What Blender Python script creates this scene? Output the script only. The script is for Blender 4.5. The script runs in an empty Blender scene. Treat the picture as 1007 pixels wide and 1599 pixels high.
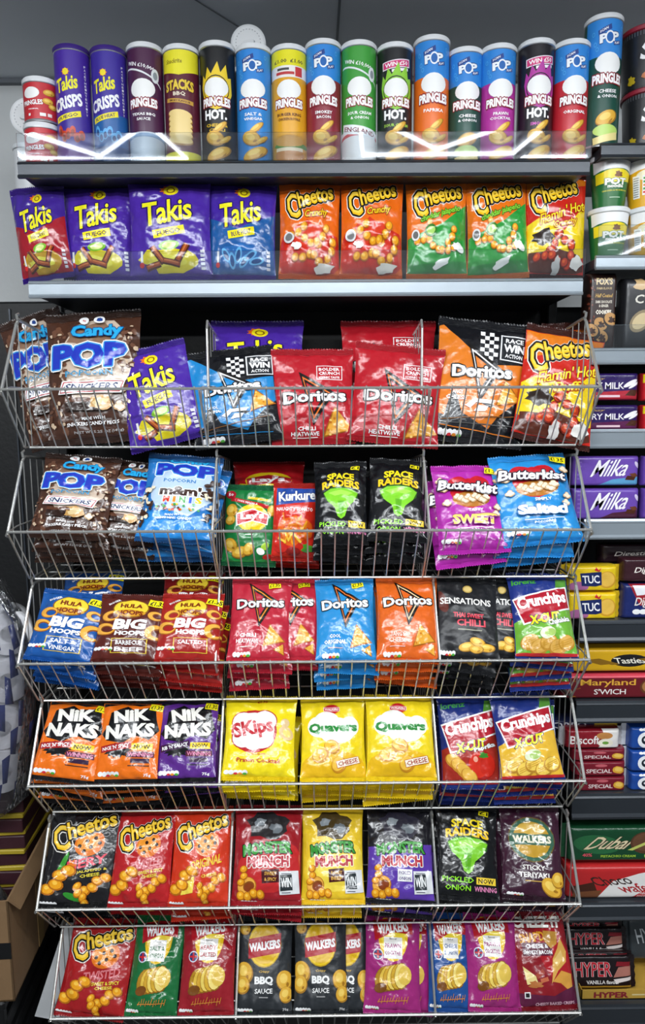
import bpy, math, random
import numpy as np
from mathutils import Vector, Matrix
from mathutils.geometry import tessellate_polygon
random.seed(4); RNG = np.random.RandomState(11)
SC = bpy.context.scene; COL = SC.collection
# ------------------------------------------------------------------ camera
CAM = np.array([.0278, -1.4939, 1.70]); YAW, PIT, ROL, FPX = -.0066, .1384, -.0069, 1111.8
def ray(px, py):
    """direction through a pixel of the 1007x1599 frame"""
    X = (px-503.5)/FPX; U = -(py-799.5)/FPX
    cr, sr = math.cos(ROL), math.sin(ROL); x = cr*X-sr*U; u = sr*X+cr*U
    cp, sp = math.cos(PIT), math.sin(PIT); y = cp+sp*u; z = -sp+cp*u
    cy, sy = math.cos(YAW), math.sin(YAW)
    return np.array([cy*x-sy*y, sy*x+cy*y, z])
def hit(px, py, P0, n):
    d = ray(px, py); return CAM + d*(np.dot(np.array(P0)-CAM, n)/np.dot(d, n))
def hity(px, py, Y): return hit(px, py, (0, Y, 0), (0, 1, 0))
def hitz(px, py, Z): return hit(px, py, (0, 0, Z), (0, 0, 1))
FWD = ray(503.5, 799.5)
cam = bpy.data.cameras.new('camera'); camo = bpy.data.objects.new('camera', cam); COL.objects.link(camo)
_r = ray(1503.5, 799.5)-FWD; _u = ray(503.5, -200.5)-FWD
_r /= np.linalg.norm(_r); _u /= np.linalg.norm(_u)
camo.matrix_world = Matrix(((_r[0], _u[0], -FWD[0], CAM[0]), (_r[1], _u[1], -FWD[1], CAM[1]), (_r[2], _u[2], -FWD[2], CAM[2]), (0, 0, 0, 1)))
cam.sensor_fit = 'VERTICAL'; cam.sensor_height = 24; cam.lens = 24*FPX/1599; cam.clip_start = .05
SC.camera = camo
# ------------------------------------------------------------------ world, exposure, lights
SC.view_settings.view_transform = 'Standard'; SC.view_settings.look = 'None'
SC.view_settings.gamma = 1; SC.view_settings.exposure = 0.02; SC.view_settings.use_curve_mapping = False
W = bpy.data.worlds.new('shop_air'); SC.world = W; W.use_nodes = True
W.node_tree.nodes['Background'].inputs[0].default_value = (.80, .90, 1, 1)
W.node_tree.nodes['Background'].inputs[1].default_value = .13
CEIL = 2.65
def area(name, loc, sx, sy, power, rot=(0, 0, 0), col=(.93, .97, 1)):
    l = bpy.data.lights.new(name, 'AREA'); l.shape = 'RECTANGLE'; l.size = sx; l.size_y = sy; l.energy = power; l.color = col
    o = bpy.data.objects.new(name, l); o.location = loc; o.rotation_euler = rot; COL.objects.link(o); return o
# fill light added for general brightness, each under a batten added below
FILL_LAMPS = [(-.62, -1.05, 1.1), (.62, -1.05, 1.1), (0, -1.72, 1.2), (-1.5, -1.72, 1.2), (1.6, -1.42, 1.2), (-.8, -3.55, 1.5), (.8, -3.55, 1.5)]
for x, y, w in FILL_LAMPS[:2]: area('fill_light', (x, y, CEIL-.07), w, .10, 8.5, rot=(math.radians(12), 0, 0))
for x, y, w in FILL_LAMPS[2:]: area('fill_light', (x, y, CEIL-.07), w, .12, 20, rot=(math.radians(22), 0, 0))

def lin(c):
    if isinstance(c, str):
        c = c.lstrip('#'); c = c if len(c) == 6 else ''.join(q+q for q in c); c = [int(c[i:i+2], 16)/255 for i in (0, 2, 4)]
    return tuple(v/12.92 if v <= .04045 else ((v+.055)/1.055)**2.4 for v in c)
# ------------------------------------------------------------------ materials (all procedural)
def mat(name, col=None, rough=.5, metal=0, bump=0, bscale=40, attr=False, coat=0, spec=.5, var=0, emit=0, stretch=(1, 1, 1), detail=3):
    m = bpy.data.materials.new(name); m.use_nodes = True; N = m.node_tree.nodes; L = m.node_tree.links
    b = N['Principled BSDF']; b.inputs['Roughness'].default_value = rough; b.inputs['Metallic'].default_value = metal
    b.inputs['Coat Weight'].default_value = coat; b.inputs['Coat Roughness'].default_value = .12; b.inputs['Specular IOR Level'].default_value = spec
    tc = N.new('ShaderNodeTexCoord'); mp = N.new('ShaderNodeMapping'); mp.inputs['Scale'].default_value = stretch
    L.new(tc.outputs['Object'], mp.inputs[0])
    if attr:
        a = N.new('ShaderNodeAttribute'); a.attribute_name = 'print'; L.new(a.outputs['Color'], b.inputs['Base Color'])
    else:
        b.inputs['Base Color'].default_value = (*lin(col), 1)
        if var:
            n = N.new('ShaderNodeTexNoise'); n.inputs['Scale'].default_value = 6; n.inputs['Detail'].default_value = 5; L.new(mp.outputs[0], n.inputs['Vector'])
            r = N.new('ShaderNodeMapRange'); r.inputs[3].default_value = 1-var; r.inputs[4].default_value = 1+var; L.new(n.outputs[0], r.inputs[0])
            x = N.new('ShaderNodeMix'); x.data_type = 'RGBA'; x.blend_type = 'MULTIPLY'; x.inputs[0].default_value = 1
            x.inputs[6].default_value = (*lin(col), 1); L.new(r.outputs[0], x.inputs[7]); L.new(x.outputs[2], b.inputs['Base Color'])
    if bump:
        n = N.new('ShaderNodeTexNoise'); n.inputs['Scale'].default_value = bscale; n.inputs['Detail'].default_value = detail
        oi = N.new('ShaderNodeObjectInfo'); ad = N.new('ShaderNodeVectorMath'); L.new(mp.outputs[0], ad.inputs[0]); L.new(oi.outputs['Location'], ad.inputs[1])
        L.new(ad.outputs[0], n.inputs['Vector'])
        k = N.new('ShaderNodeBump'); k.inputs['Strength'].default_value = 1; k.inputs['Distance'].default_value = bump
        L.new(n.outputs[0], k.inputs['Height']); L.new(k.outputs[0], b.inputs['Normal'])
        if coat: L.new(k.outputs[0], b.inputs['Coat Normal'])
    if emit:
        b.inputs['Emission Color'].default_value = (*lin(col), 1); b.inputs['Emission Strength'].default_value = emit
    return m
M = {}
M['film'] = mat('printed_film', rough=.2, attr=True, bump=.013, bscale=17, coat=.35, spec=.6, detail=2.5)
M['matte'] = mat('matte_film', rough=.38, attr=True, bump=.010, bscale=16, coat=.06)
M['seal'] = mat('crimped_film', rough=.3, attr=True, bump=.004, bscale=60, coat=.3)
M['card'] = mat('printed_card', rough=.33, attr=True, bump=.0004, bscale=30, coat=.25)
M['wrap'] = mat('printed_wrapper', rough=.3, attr=True, bump=.003, bscale=30, coat=.3)
M['chrome'] = mat('zinc_wire', '#c2c2be', rough=.3, metal=.7, bump=.0004, bscale=90)
M['shelf'] = mat('grey_shelf_metal', '#474c53', rough=.35, metal=.5, bump=.0003)
M['strip_dark'] = mat('grey_ticket_strip', '#363b41', rough=.32, metal=.3, bump=.0003)
M['strip'] = mat('pale_ticket_strip', '#9aa4ac', rough=.28, metal=.35, bump=.0003)
M['black'] = mat('black_panel', '#0d0e10', rough=.5, bump=.0006, bscale=80, var=.2)
M['ceil'] = mat('ceiling_panel', '#d9dee4', rough=.6, bump=.001, bscale=6, var=.06)
M['wall'] = mat('white_wall', '#cdd0d0', rough=.6, bump=.001, var=.04)
M['seam'] = mat('panel_seam', '#6b7076', rough=.6)
M['floor'] = mat('floor_tile', '#4a4a4a', rough=.4, var=.2)
M['white'] = mat('white_plastic', '#dfe2e4', rough=.35, bump=.0003)
M['purple'] = mat('purple_plastic', '#3a2378', rough=.35, bump=.0003)
M['redlid'] = mat('dark_red_plastic', '#8e2334', rough=.35, bump=.0003)
M['foil'] = mat('foil_rim', '#c6cacd', rough=.3, metal=.8)
M['carton'] = mat('brown_cardboard', '#7f6344', rough=.8, bump=.002, bscale=25, var=.18)
M['carton_in'] = mat('brown_cardboard_inside', '#6f5638', rough=.85, bump=.002, bscale=25, var=.15)
M['tape'] = mat('parcel_tape', '#a8895a', rough=.25, coat=.4)
M['paper'] = mat('tissue_paper', '#e9e9ec', rough=.9, bump=.003, bscale=60, var=.05)
M['board'] = mat('white_board', '#c9ccce', rough=.6, var=.05)
M['led'] = mat('led_tube', '#f4f8ff', emit=16)
def clear(name, tint=(1, 1, 1), ior=1.45, bump=0, gl=.03, haze=.0):
    m = bpy.data.materials.new(name); m.use_nodes = True; N = m.node_tree.nodes; L = m.node_tree.links; N.remove(N['Principled BSDF'])
    t = N.new('ShaderNodeBsdfTransparent'); t.inputs[0].default_value = (*tint, 1)
    g = N.new('ShaderNodeBsdfGlossy'); g.inputs['Roughness'].default_value = gl
    f = N.new('ShaderNodeFresnel'); f.inputs[0].default_value = ior; x = N.new('ShaderNodeMixShader')
    L.new(f.outputs[0], x.inputs[0]); L.new(t.outputs[0], x.inputs[1]); L.new(g.outputs[0], x.inputs[2])
    last = x
    if haze:
        d = N.new('ShaderNodeBsdfDiffuse'); d.inputs[0].default_value = (.8, .85, .9, 1); y = N.new('ShaderNodeMixShader'); y.inputs[0].default_value = haze
        L.new(x.outputs[0], y.inputs[1]); L.new(d.outputs[0], y.inputs[2]); last = y
    if bump:
        n = N.new('ShaderNodeTexNoise'); n.inputs['Scale'].default_value = 14; k = N.new('ShaderNodeBump'); k.inputs['Distance'].default_value = bump
        L.new(n.outputs[0], k.inputs['Height']); L.new(k.outputs[0], g.inputs['Normal'])
    L.new(last.outputs[0], N['Material Output'].inputs[0]); return m
M['acrylic'] = clear('clear_acrylic', (.93, .95, .96), ior=1.6, haze=.012)
M['poly'] = clear('clear_polythene', (.99, .99, 1), ior=1.4, bump=.02, gl=.12, haze=.02)
# ------------------------------------------------------------------ object helpers
def tag(o, label=None, cat=None, group=None, kind=None):
    if label: o['label'] = label
    if cat: o['category'] = cat
    if group: o['group'] = group
    if kind: o['kind'] = kind
    return o
def link(name, me, m, parent=None, mw=None):
    o = bpy.data.objects.new(name, me); COL.objects.link(o)
    if m: me.materials.append(m)
    if parent: o.parent = parent
    if mw is not None: o.matrix_world = mw
    return o
def empty(name, mw):
    o = bpy.data.objects.new(name, None); o.empty_display_size = .05; COL.objects.link(o); o.matrix_world = mw; return o
def copy_tree(o, mw):
    c = o.copy(); COL.objects.link(c); c.matrix_world = mw
    for ch in list(o.children):
        d = ch.copy(); COL.objects.link(d); d.parent = c
        for g in list(ch.children):
            e = g.copy(); COL.objects.link(e); e.parent = d
    return c
class MB:
    """collects shapes into one mesh"""
    def __init__(s): s.v = []; s.f = []; s.sm = []
    def add(s, v, f, smooth=False):
        k = len(s.v); s.v += [tuple(p) for p in v]; s.f += [tuple(i+k for i in q) for q in f]; s.sm += [smooth]*len(f); return s
    def box(s, x0, y0, z0, x1, y1, z1, b=0):
        if b <= 0:
            v = [(x, y, z) for x in (x0, x1) for y in (y0, y1) for z in (z0, z1)]
            return s.add(v, [(0, 1, 3, 2), (4, 6, 7, 5), (0, 4, 5, 1), (2, 3, 7, 6), (0, 2, 6, 4), (1, 5, 7, 3)])
        P = [(x0+b, y0), (x1-b, y0), (x1, y0+b), (x1, y1-b), (x1-b, y1), (x0+b, y1), (x0, y1-b), (x0, y0+b)]
        Q = [(x0+b, y0+b), (x1-b, y0+b), (x1-b, y0+b), (x1-b, y1-b), (x1-b, y1-b), (x0+b, y1-b), (x0+b, y1-b), (x0+b, y0+b)]
        v = [(*q, z0) for q in Q]+[(*p, z0+b) for p in P]+[(*p, z1-b) for p in P]+[(*q, z1) for q in Q]
        f = [tuple(range(7, -1, -1)), tuple(range(24, 32))]
        for r in range(3):
            for i in range(8): f.append((r*8+i, r*8+(i+1) % 8, r*8+8+(i+1) % 8, r*8+8+i))
        return s.add(v, f)
    def tube(s, pts, r, n=6):
        pts = [Vector(p) for p in pts]; v = []; f = []; prev = None
        for i, p in enumerate(pts):
            t = ((pts[min(i+1, len(pts)-1)]-p).normalized()+(p-pts[max(i-1, 0)]).normalized()).normalized()
            a = t.cross(Vector((0, 0, 1))) if abs(t.z) < .9 else t.cross(Vector((1, 0, 0)))
            if prev is not None:
                a = prev-t*prev.dot(t)
            a.normalize(); prev = a; b = t.cross(a)
            v += [p+(a*math.cos(2*math.pi*k/n)+b*math.sin(2*math.pi*k/n))*r for k in range(n)]
        for i in range(len(pts)-1):
            f += [(i*n+k, i*n+(k+1) % n, i*n+n+(k+1) % n, i*n+n+k) for k in range(n)]
        f += [tuple(range(n-1, -1, -1)), tuple(len(pts)*n-n+k for k in range(n))]
        return s.add(v, f, True)
    def lathe(s, prof, c=(0, 0, 0), n=32, ax='z'):
        v = []; f = []
        for r, z in prof:
            for k in range(n):
                a = 2*math.pi*k/n; x, y = r*math.cos(a), r*math.sin(a)
                v.append((c[0]+x, c[1]+y, c[2]+z) if ax == 'z' else (c[0]+x, c[1]+z, c[2]+y) if ax == 'y' else (c[0]+z, c[1]+x, c[2]+y))
        for i in range(len(prof)-1):
            f += [(i*n+k, i*n+(k+1) % n, i*n+n+(k+1) % n, i*n+n+k) for k in range(n)]
        if prof[0][0] > 1e-6: f.append(tuple(range(n-1, -1, -1)))
        if prof[-1][0] > 1e-6: f.append(tuple(len(prof)*n-n+k for k in range(n)))
        return s.add(v, f, True)
    def prism(s, pts, ax, a, b):
        """pts: outline in the two other axes, extruded along ax from a to b"""
        def q(p, t): return (t, p[0], p[1]) if ax == 'x' else (p[0], t, p[1]) if ax == 'y' else (p[0], p[1], t)
        n = len(pts); v = [q(p, a) for p in pts]+[q(p, b) for p in pts]
        return s.add(v, [tuple(range(n-1, -1, -1)), tuple(range(n, 2*n))]+[(i, (i+1) % n, n+(i+1) % n, n+i) for i in range(n)])
    def build(s, name, m, parent=None, mw=None):
        me = bpy.data.meshes.new(name); me.from_pydata(s.v, [], s.f); me.polygons.foreach_set('use_smooth', s.sm); me.update()
        if any(s.sm):
            try: me.set_sharp_from_angle(angle=math.radians(40))
            except Exception: pass
        return link(name, me, m, parent, mw)
# ------------------------------------------------------------------ printed artwork as triangles
_tc = {}; _bb = {}
def glyphs(t, res=2, off=0.0):
    """triangles of a text scaled to a unit box and centred; off thickens the strokes (in em)"""
    if (t, res, off) in _tc: return _tc[t, res, off]
    if off and t not in _bb: glyphs(t, res)
    cu = bpy.data.curves.new('t', 'FONT'); cu.body = t; cu.resolution_u = res; cu.fill_mode = 'BOTH'; cu.space_character = .93+off*1.2; cu.offset = off
    o = bpy.data.objects.new('t', cu); COL.objects.link(o); dg = bpy.context.evaluated_depsgraph_get()
    me = bpy.data.meshes.new_from_object(o.evaluated_get(dg)); me.calc_loop_triangles()
    v = np.zeros(len(me.vertices)*3); me.vertices.foreach_get('co', v); v = v.reshape(-1, 3)[:, :2]
    i = np.zeros(len(me.loop_triangles)*3, int); me.loop_triangles.foreach_get('vertices', i)
    lo, hi = v.min(0), v.max(0)
    if not off: _bb[t] = hi[1]-lo[1]
    T = v[i].reshape(-1, 3, 2); T = (T-(lo+hi)/2)/(hi-lo); T[:, :, 1] *= -1
    bpy.data.objects.remove(o); bpy.data.curves.remove(cu); bpy.data.meshes.remove(me)
    _tc[t, res, off] = T; return T
RING = [(math.cos(a*math.pi/4), math.sin(a*math.pi/4)) for a in range(8)]; RING4 = [(.9, .6), (-.9, .6), (.9, -.6), (-.9, -.6)]
class Art:
    """flat artwork; x runs 0..100 across, y runs 0..100 down; asp = height / width of the pack"""
    def __init__(s, bg, asp=1.4, seal=None, mat='film'):
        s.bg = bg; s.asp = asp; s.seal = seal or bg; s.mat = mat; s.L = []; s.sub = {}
    def _rot(s, P, x, y, r):
        P = np.array(P, float)
        if r:
            a = math.radians(-r); c, q = math.cos(a), math.sin(a); k = s.asp
            X, Y = P[..., 0], P[..., 1]*k; P = np.stack([c*X-q*Y, (q*X+c*Y)/k], -1)
        P[..., 0] += x; P[..., 1] += y; return P
    def put(s, T, col): s.L.append((T, lin(col))); return s
    def poly(s, pts, col, x=0, y=0, r=0):
        P = s._rot(pts, x, y, r); t = tessellate_polygon([[Vector((float(a), float(b), 0)) for a, b in P]])
        return s.put(P[np.array(t)], col)
    def rect(s, x, y, w, h, col, r=0, sk=0):
        return s.poly([(-w/2-sk, h/2), (w/2-sk, h/2), (w/2+sk, -h/2), (-w/2+sk, -h/2)], col, x, y, r)
    def ell(s, x, y, rx, ry, col, r=0, n=20):
        P = [(rx*math.cos(2*math.pi*k/n), ry*math.sin(2*math.pi*k/n)) for k in range(n)]
        P = s._rot(P, x, y, r); T = np.array([[P[0], P[k], P[k+1]] for k in range(1, n-1)]); return s.put(T, col)
    def star(s, x, y, rx, ry, n, col, k=.6, r=0, c2=None):
        P = [(rx*(1 if i % 2 == 0 else k)*math.cos(math.pi*i/n), ry*(1 if i % 2 == 0 else k)*math.sin(math.pi*i/n)) for i in range(2*n)]
        return s.poly(P, col, x, y, r)
    def blot(s, x, y, rx, ry, col, j=.18, n=16, r=0, seed=1):
        g = random.Random(seed); P = []
        for i in range(n):
            q = 1+g.uniform(-j, j); P.append((rx*q*math.cos(2*math.pi*i/n), ry*q*math.sin(2*math.pi*i/n)))
        return s.poly(P, col, x, y, r)
    def txt(s, t, x, y, w, h, col, o=(), r=0, sh=0, a=0, b=.35, tp=0):
        """t fitted into w x h about (x, y); o = outlines [(colour, width)], sh shear, a arch, b boldness, tp taper to the right"""
        if not t.strip(): return s
        hh = h*s.asp; res = 2 if hh > 9 else 1; glyphs(t, res)
        b = min(b*.75 if b < 1.2 else b*.6, .07*hh, .11*w/max(len(t), 1)); b = b if b > .15 else 0
        off = round(min(b/hh*_bb.get(t, .7), .05 if hh > 8 else .025)*100)/100; T = glyphs(t, res, off).copy(); X, Y = T[..., 0], T[..., 1]
        if tp: Y = Y*(1+tp*X)
        Yp = Y*h; Xp = X*w - sh*Yp*s.asp
        if a: Yp = Yp + a*4*X*X
        P = np.stack([Xp, Yp], -1)
        def ring(wd, col, RG=RING):
            s.put(s._rot(np.concatenate([P+np.array([dx*wd, dy*wd/s.asp]) for dx, dy in RG]), x, y, r), col); s.sub[len(s.L)-1] = len(P)
        for c, wd in o: ring(min(wd*.85, .13*hh), c, RING if hh > 9 else RING[::2])
        s.put(s._rot(P, x, y, r), col)
        return s
    # motifs
    def chip(s, x, y, rx, ry, r=0, c=('#a8761c', '#e0ad38', '#f3cf62')):
        s.ell(x, y, rx, ry, c[0], r); s.ell(x-.05*rx, y-.08*ry, rx*.9, ry*.88, c[1], r); s.ell(x-.15*rx, y-.2*ry, rx*.5, ry*.45, c[2], r)
        s.ell(x+.35*rx, y+.35*ry, rx*.22, ry*.16, c[0], r+20, 10); return s
    def tri(s, x, y, d, r=0, c='#e9a83a', e='#a85f14'):
        P = [(0, -d), (d*1.0, d*.55), (-d*.9, d*.7)]; P = [(a, b/s.asp) for a, b in P]; s.poly(P, e, x, y, r)
        s.poly([(a*.86, b*.86) for a, b in P], c, x, y, r); g = random.Random(int(x*7+y))
        for i in range(9):
            u, v = g.random(), g.random()
            if u+v > 1: u, v = 1-u, 1-v
            p = [P[0][k]+u*(P[1][k]-P[0][k])+v*(P[2][k]-P[0][k]) for k in (0, 1)]; q = s._rot([p], x*.0+x, y, r)[0]
            s.ell(q[0]*.9+x*.1, q[1]*.9+y*.1, d*.07, d*.055, '#c9771e' if i % 2 else '#f8cf78', 0, 7)
        return s
    def puff(s, x, y, l, w, r=0, n=4, c=('#b5690c', '#efa31c', '#ffc94a')):
        for i in range(n):
            t = (i/(n-1)-.5)*l; q = s._rot([(t, (i % 2-.5)*w*.25)], x, y, r)[0]
            s.ell(q[0], q[1], l/n*.85, w*.62, c[0], r+25, 12); s.ell(q[0]-.3, q[1]-.4, l/n*.68, w*.48, c[1], r+25, 12); s.ell(q[0]-l/n*.15, q[1]-w*.14, l/n*.3, w*.2, c[2], r+25, 8)
        return s
    def hoop(s, x, y, rx, ry, r, hole):
        s.ell(x, y, rx, ry, '#b4701c', r); s.ell(x-.4, y-.4, rx*.92, ry*.9, '#efae45', r); s.ell(x+.2*rx, y, rx*.6, ry*.55, '#8a4c12', r); s.ell(x+.22*rx, y+.08*ry, rx*.5, ry*.45, hole, r); return s
    def fan(s, x, y, w, h):
        for i, c in enumerate(['#b98a24', '#e9c24a', '#d8a834', '#f4d768', '#dcae38', '#f8e080']):
            s.ell(x-w*.30+i*w*.11, y+h*.10-i*h*.03, w*.22, h*.50, '#9a6a18', -22+i*3, 14); s.ell(x-w*.31+i*w*.11, y+h*.09-i*h*.03, w*.195, h*.46, c, -22+i*3, 14)
        s.ell(x+w*.34, y-h*.08, w*.2, h*.36, '#e8c455', -20, 14); return s.ell(x-w*.36, y+h*.42, w*.18, h*.18, '#7c4a16', 10, 12)
    def nutri(s, x, y, w=22, h=4.5):
        for i, c in enumerate(['#f2f2f2', '#f2f2f2', '#d8303a', '#e8902a', '#4fae3c']):
            s.ell(x-w*.42+i*w*.21, y, w*.13, h*.55, '#f4f4f4', 0, 10); s.ell(x-w*.42+i*w*.21, y+h*.3, w*.1, h*.25, c, 0, 8)
        return s
    def price(s, x, y, r=-12, t='£1.35', w=20, h=7):
        s.rect(x, y, w, h, '#f4e51c', r); return s.txt(t, x, y, w*.86, h*.66, '#141414', r=r, b=.5)
    def cracks(s, n, col, seed=1, x0=3, x1=97, y0=8, y1=92, sz=3):
        g = random.Random(seed)
        for i in range(n): s.blot(g.uniform(x0, x1), g.uniform(y0, y1), sz*g.uniform(.5, 1.3), sz/s.asp*g.uniform(.5, 1.3), col, .35, 7, 0, i+seed*50)
        return s
    def tris(s, gx, gy, lo=(0, 0), hi=(100, 100)):
        """all layers, cut along the cells of the pack's own grid so every piece lies flat on one facet: (T, layer, colour)"""
        T = []; K = []; C = []; gx = np.asarray(gx, float); gy = np.asarray(gy, float)
        for k, (t, c) in enumerate(s.L):
            t = np.clip(t, lo, hi); kk = np.full(len(t), float(k))
            if k in s.sub: kk += (np.arange(len(t))//s.sub[k])*.06   # the copies that thicken a letter must not coincide
            ar = np.abs(area2(t)) > 1e-4; t, kk = t[ar], kk[ar]
            for ax, g in ((0, gx), (1, gy)):
                for _ in range(60):
                    if not len(t): break
                    i0 = np.searchsorted(g, t[:, :, ax].min(1)+1e-4, 'right'); i1 = np.searchsorted(g, t[:, :, ax].max(1)-1e-4, 'left'); m = i1 > i0
                    if not m.any(): break
                    cut = g[(i0[m]+i1[m]-1)//2]
                    n, q = split(t[m], t[m][:, :, ax]-cut[:, None]); t = np.concatenate([t[~m], n]); kk = np.concatenate([kk[~m], kk[m][q]])
            if len(t):
                ce = t.mean(1); i = np.clip(np.searchsorted(gx, ce[:, 0])-1, 0, len(gx)-2); j = np.clip(np.searchsorted(gy, ce[:, 1])-1, 0, len(gy)-2)
                d = (t[:, :, 0]-gx[i][:, None])/(gx[i+1]-gx[i])[:, None]-(t[:, :, 1]-gy[j][:, None])/(gy[j+1]-gy[j])[:, None]
                m = (d.min(1) < -1e-3) & (d.max(1) > 1e-3)
                if m.any(): n, q = split(t[m], d[m]); t = np.concatenate([t[~m], n]); kk = np.concatenate([kk[~m], kk[m][q]])
            T.append(t); K.append(kk); C.append(np.tile(c, (len(t), 1)))
        if not T: return np.zeros((0, 3, 2)), np.zeros(0), np.zeros((0, 3))
        return np.concatenate(T), np.concatenate(K), np.concatenate(C)
def area2(t): a = t[:, 1]-t[:, 0]; b = t[:, 2]-t[:, 0]; return a[:, 0]*b[:, 1]-a[:, 1]*b[:, 0]
def split(t, d):
    """cut triangles by the zero line of d (one value per corner); returns the pieces and the index each came from"""
    o = np.argsort(d, 1); r = np.arange(len(t)); A, B, D = t[r, o[:, 0]], t[r, o[:, 1]], t[r, o[:, 2]]; a, b, c = d[r, o[:, 0]], d[r, o[:, 1]], d[r, o[:, 2]]
    P = A+(D-A)*(-a/(c-a))[:, None]; up = b >= 0
    den = np.where(up, b-a, c-b); den = np.where(np.abs(den) < 1e-12, 1e-12, den)
    Q = np.where(up[:, None], A+(B-A)*(-a/den)[:, None], B+(D-B)*(-b/den)[:, None]); u = up[:, None, None]
    t1 = np.where(u, np.stack([A, Q, P], 1), np.stack([A, B, Q], 1)); t2 = np.where(u, np.stack([Q, B, D], 1), np.stack([A, Q, P], 1)); t3 = np.where(u, np.stack([Q, D, P], 1), np.stack([P, Q, D], 1))
    n = np.concatenate([t1, t2, t3]); q = np.concatenate([r, r, r]); k = np.abs(area2(n)) > 1e-5; return n[k], q[k]
def surf_mesh(name, P, Nn, F, colr):
    """mesh from arrays with smooth custom normals and a print colour per vertex"""
    me = bpy.data.meshes.new(name); nv, nf = len(P), len(F); me.vertices.add(nv); me.vertices.foreach_set('co', P.ravel())
    k = F.shape[1] if isinstance(F, np.ndarray) else 0
    me.loops.add(nf*k); me.loops.foreach_set('vertex_index', F.ravel()); me.polygons.add(nf)
    me.polygons.foreach_set('loop_start', np.arange(0, nf*k, k)); me.polygons.foreach_set('use_smooth', np.ones(nf, bool)); me.update(calc_edges=True)
    a = me.color_attributes.new('print', 'BYTE_COLOR', 'POINT'); a.data.foreach_set('color', np.concatenate([colr, np.ones((nv, 1))], 1).ravel())
    me.normals_split_custom_set_from_vertices(Nn.tolist()); return me
def wrap_art(name, art, S, m, parent, grids, step=.00007, base=.00012, bg=None):
    """S(x, y, side) -> points; grids = [(x grid, y grid, side)] make the body, the artwork lies on the front (side 0)"""
    def nrm(x, y, side):
        e = .4; fx = S(x+e, y, side)-S(x-e, y, side); fy = S(x, y+e, side)-S(x, y-e, side)
        n = np.cross(fy, fx) if side < 1 else np.cross(fx, fy); return n/(np.linalg.norm(n, axis=1, keepdims=True)+1e-12)
    PV = []; NV = []; FV = []; CV = []; k = 0; bgc = lin(bg or art.bg)
    for gx, gy, side in grids:
        X, Y = np.meshgrid(gx, gy); nx, ny = len(gx), len(gy); x, y = X.ravel(), Y.ravel(); p = S(x, y, side)
        i = np.arange(nx*ny).reshape(ny, nx); a, b, c, d = i[:-1, :-1].ravel(), i[:-1, 1:].ravel(), i[1:, 1:].ravel(), i[1:, :-1].ravel()
        f = np.concatenate([np.stack([a, d, c], 1), np.stack([a, c, b], 1)]) if side < 1 else np.concatenate([np.stack([a, c, d], 1), np.stack([a, b, c], 1)])
        PV.append(p); NV.append(nrm(x, y, side)); FV.append(f+k); CV.append(np.tile(bgc, (len(p), 1))); k += len(p)
    gx, gy = np.asarray(grids[0][0], float), np.asarray(grids[0][1], float); nx = len(gx); G, GN = PV[0], NV[0]
    T, K, C = art.tris(gx, gy, *getattr(art, 'clip', ((0, 0), (100, 100))))
    if len(T):
        ce = np.repeat(T.mean(1), 3, 0); x, y = T[..., 0].ravel(), T[..., 1].ravel()
        i = np.clip(np.searchsorted(gx, ce[:, 0])-1, 0, nx-2); j = np.clip(np.searchsorted(gy, ce[:, 1])-1, 0, len(gy)-2)
        fx = (x-gx[i])/(gx[i+1]-gx[i]); fy = (y-gy[j])/(gy[j+1]-gy[j]); a = j*nx+i; b_, c_, d_ = a+1, a+nx+1, a+nx
        cx = np.repeat(fx.reshape(-1, 3).mean(1), 3); cy = np.repeat(fy.reshape(-1, 3).mean(1), 3); low = (cy >= cx)[:, None]; FX, FY = fx[:, None], fy[:, None]
        ev = lambda V: np.where(low, V[a]+FY*(V[d_]-V[a])+FX*(V[c_]-V[d_]), V[a]+FX*(V[b_]-V[a])+FY*(V[c_]-V[b_]))
        p = ev(G); n = ev(GN); n /= np.linalg.norm(n, axis=1, keepdims=True)+1e-12; p = p+n*(base+step*np.repeat(K, 3))[:, None]
        f = np.arange(len(p)).reshape(-1, 3); cc = np.repeat(C, 3, 0)
        key = (np.round(x*400).astype(np.int64)*50000+np.round(y*400).astype(np.int64))*12000+np.round(np.repeat(K, 3)*50).astype(np.int64)
        _, first, inv = np.unique(key, return_index=True, return_inverse=True); p, n, cc = p[first], n[first], cc[first]; f = inv.reshape(-1, 3)
        f = f[(f[:, 0] != f[:, 1]) & (f[:, 1] != f[:, 2]) & (f[:, 0] != f[:, 2])]
        e1 = p[f[:, 1]]-p[f[:, 0]]; e2 = p[f[:, 2]]-p[f[:, 0]]; fl = (np.cross(e1, e2)*n[f[:, 0]]).sum(1) < 0
        f[fl] = f[fl][:, ::-1]
        PV.append(p); NV.append(n); FV.append(f+k); CV.append(cc)
    return link(name, surf_mesh(name, np.concatenate(PV), np.concatenate(NV), np.concatenate(FV), np.concatenate(CV)), m, parent)
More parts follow.
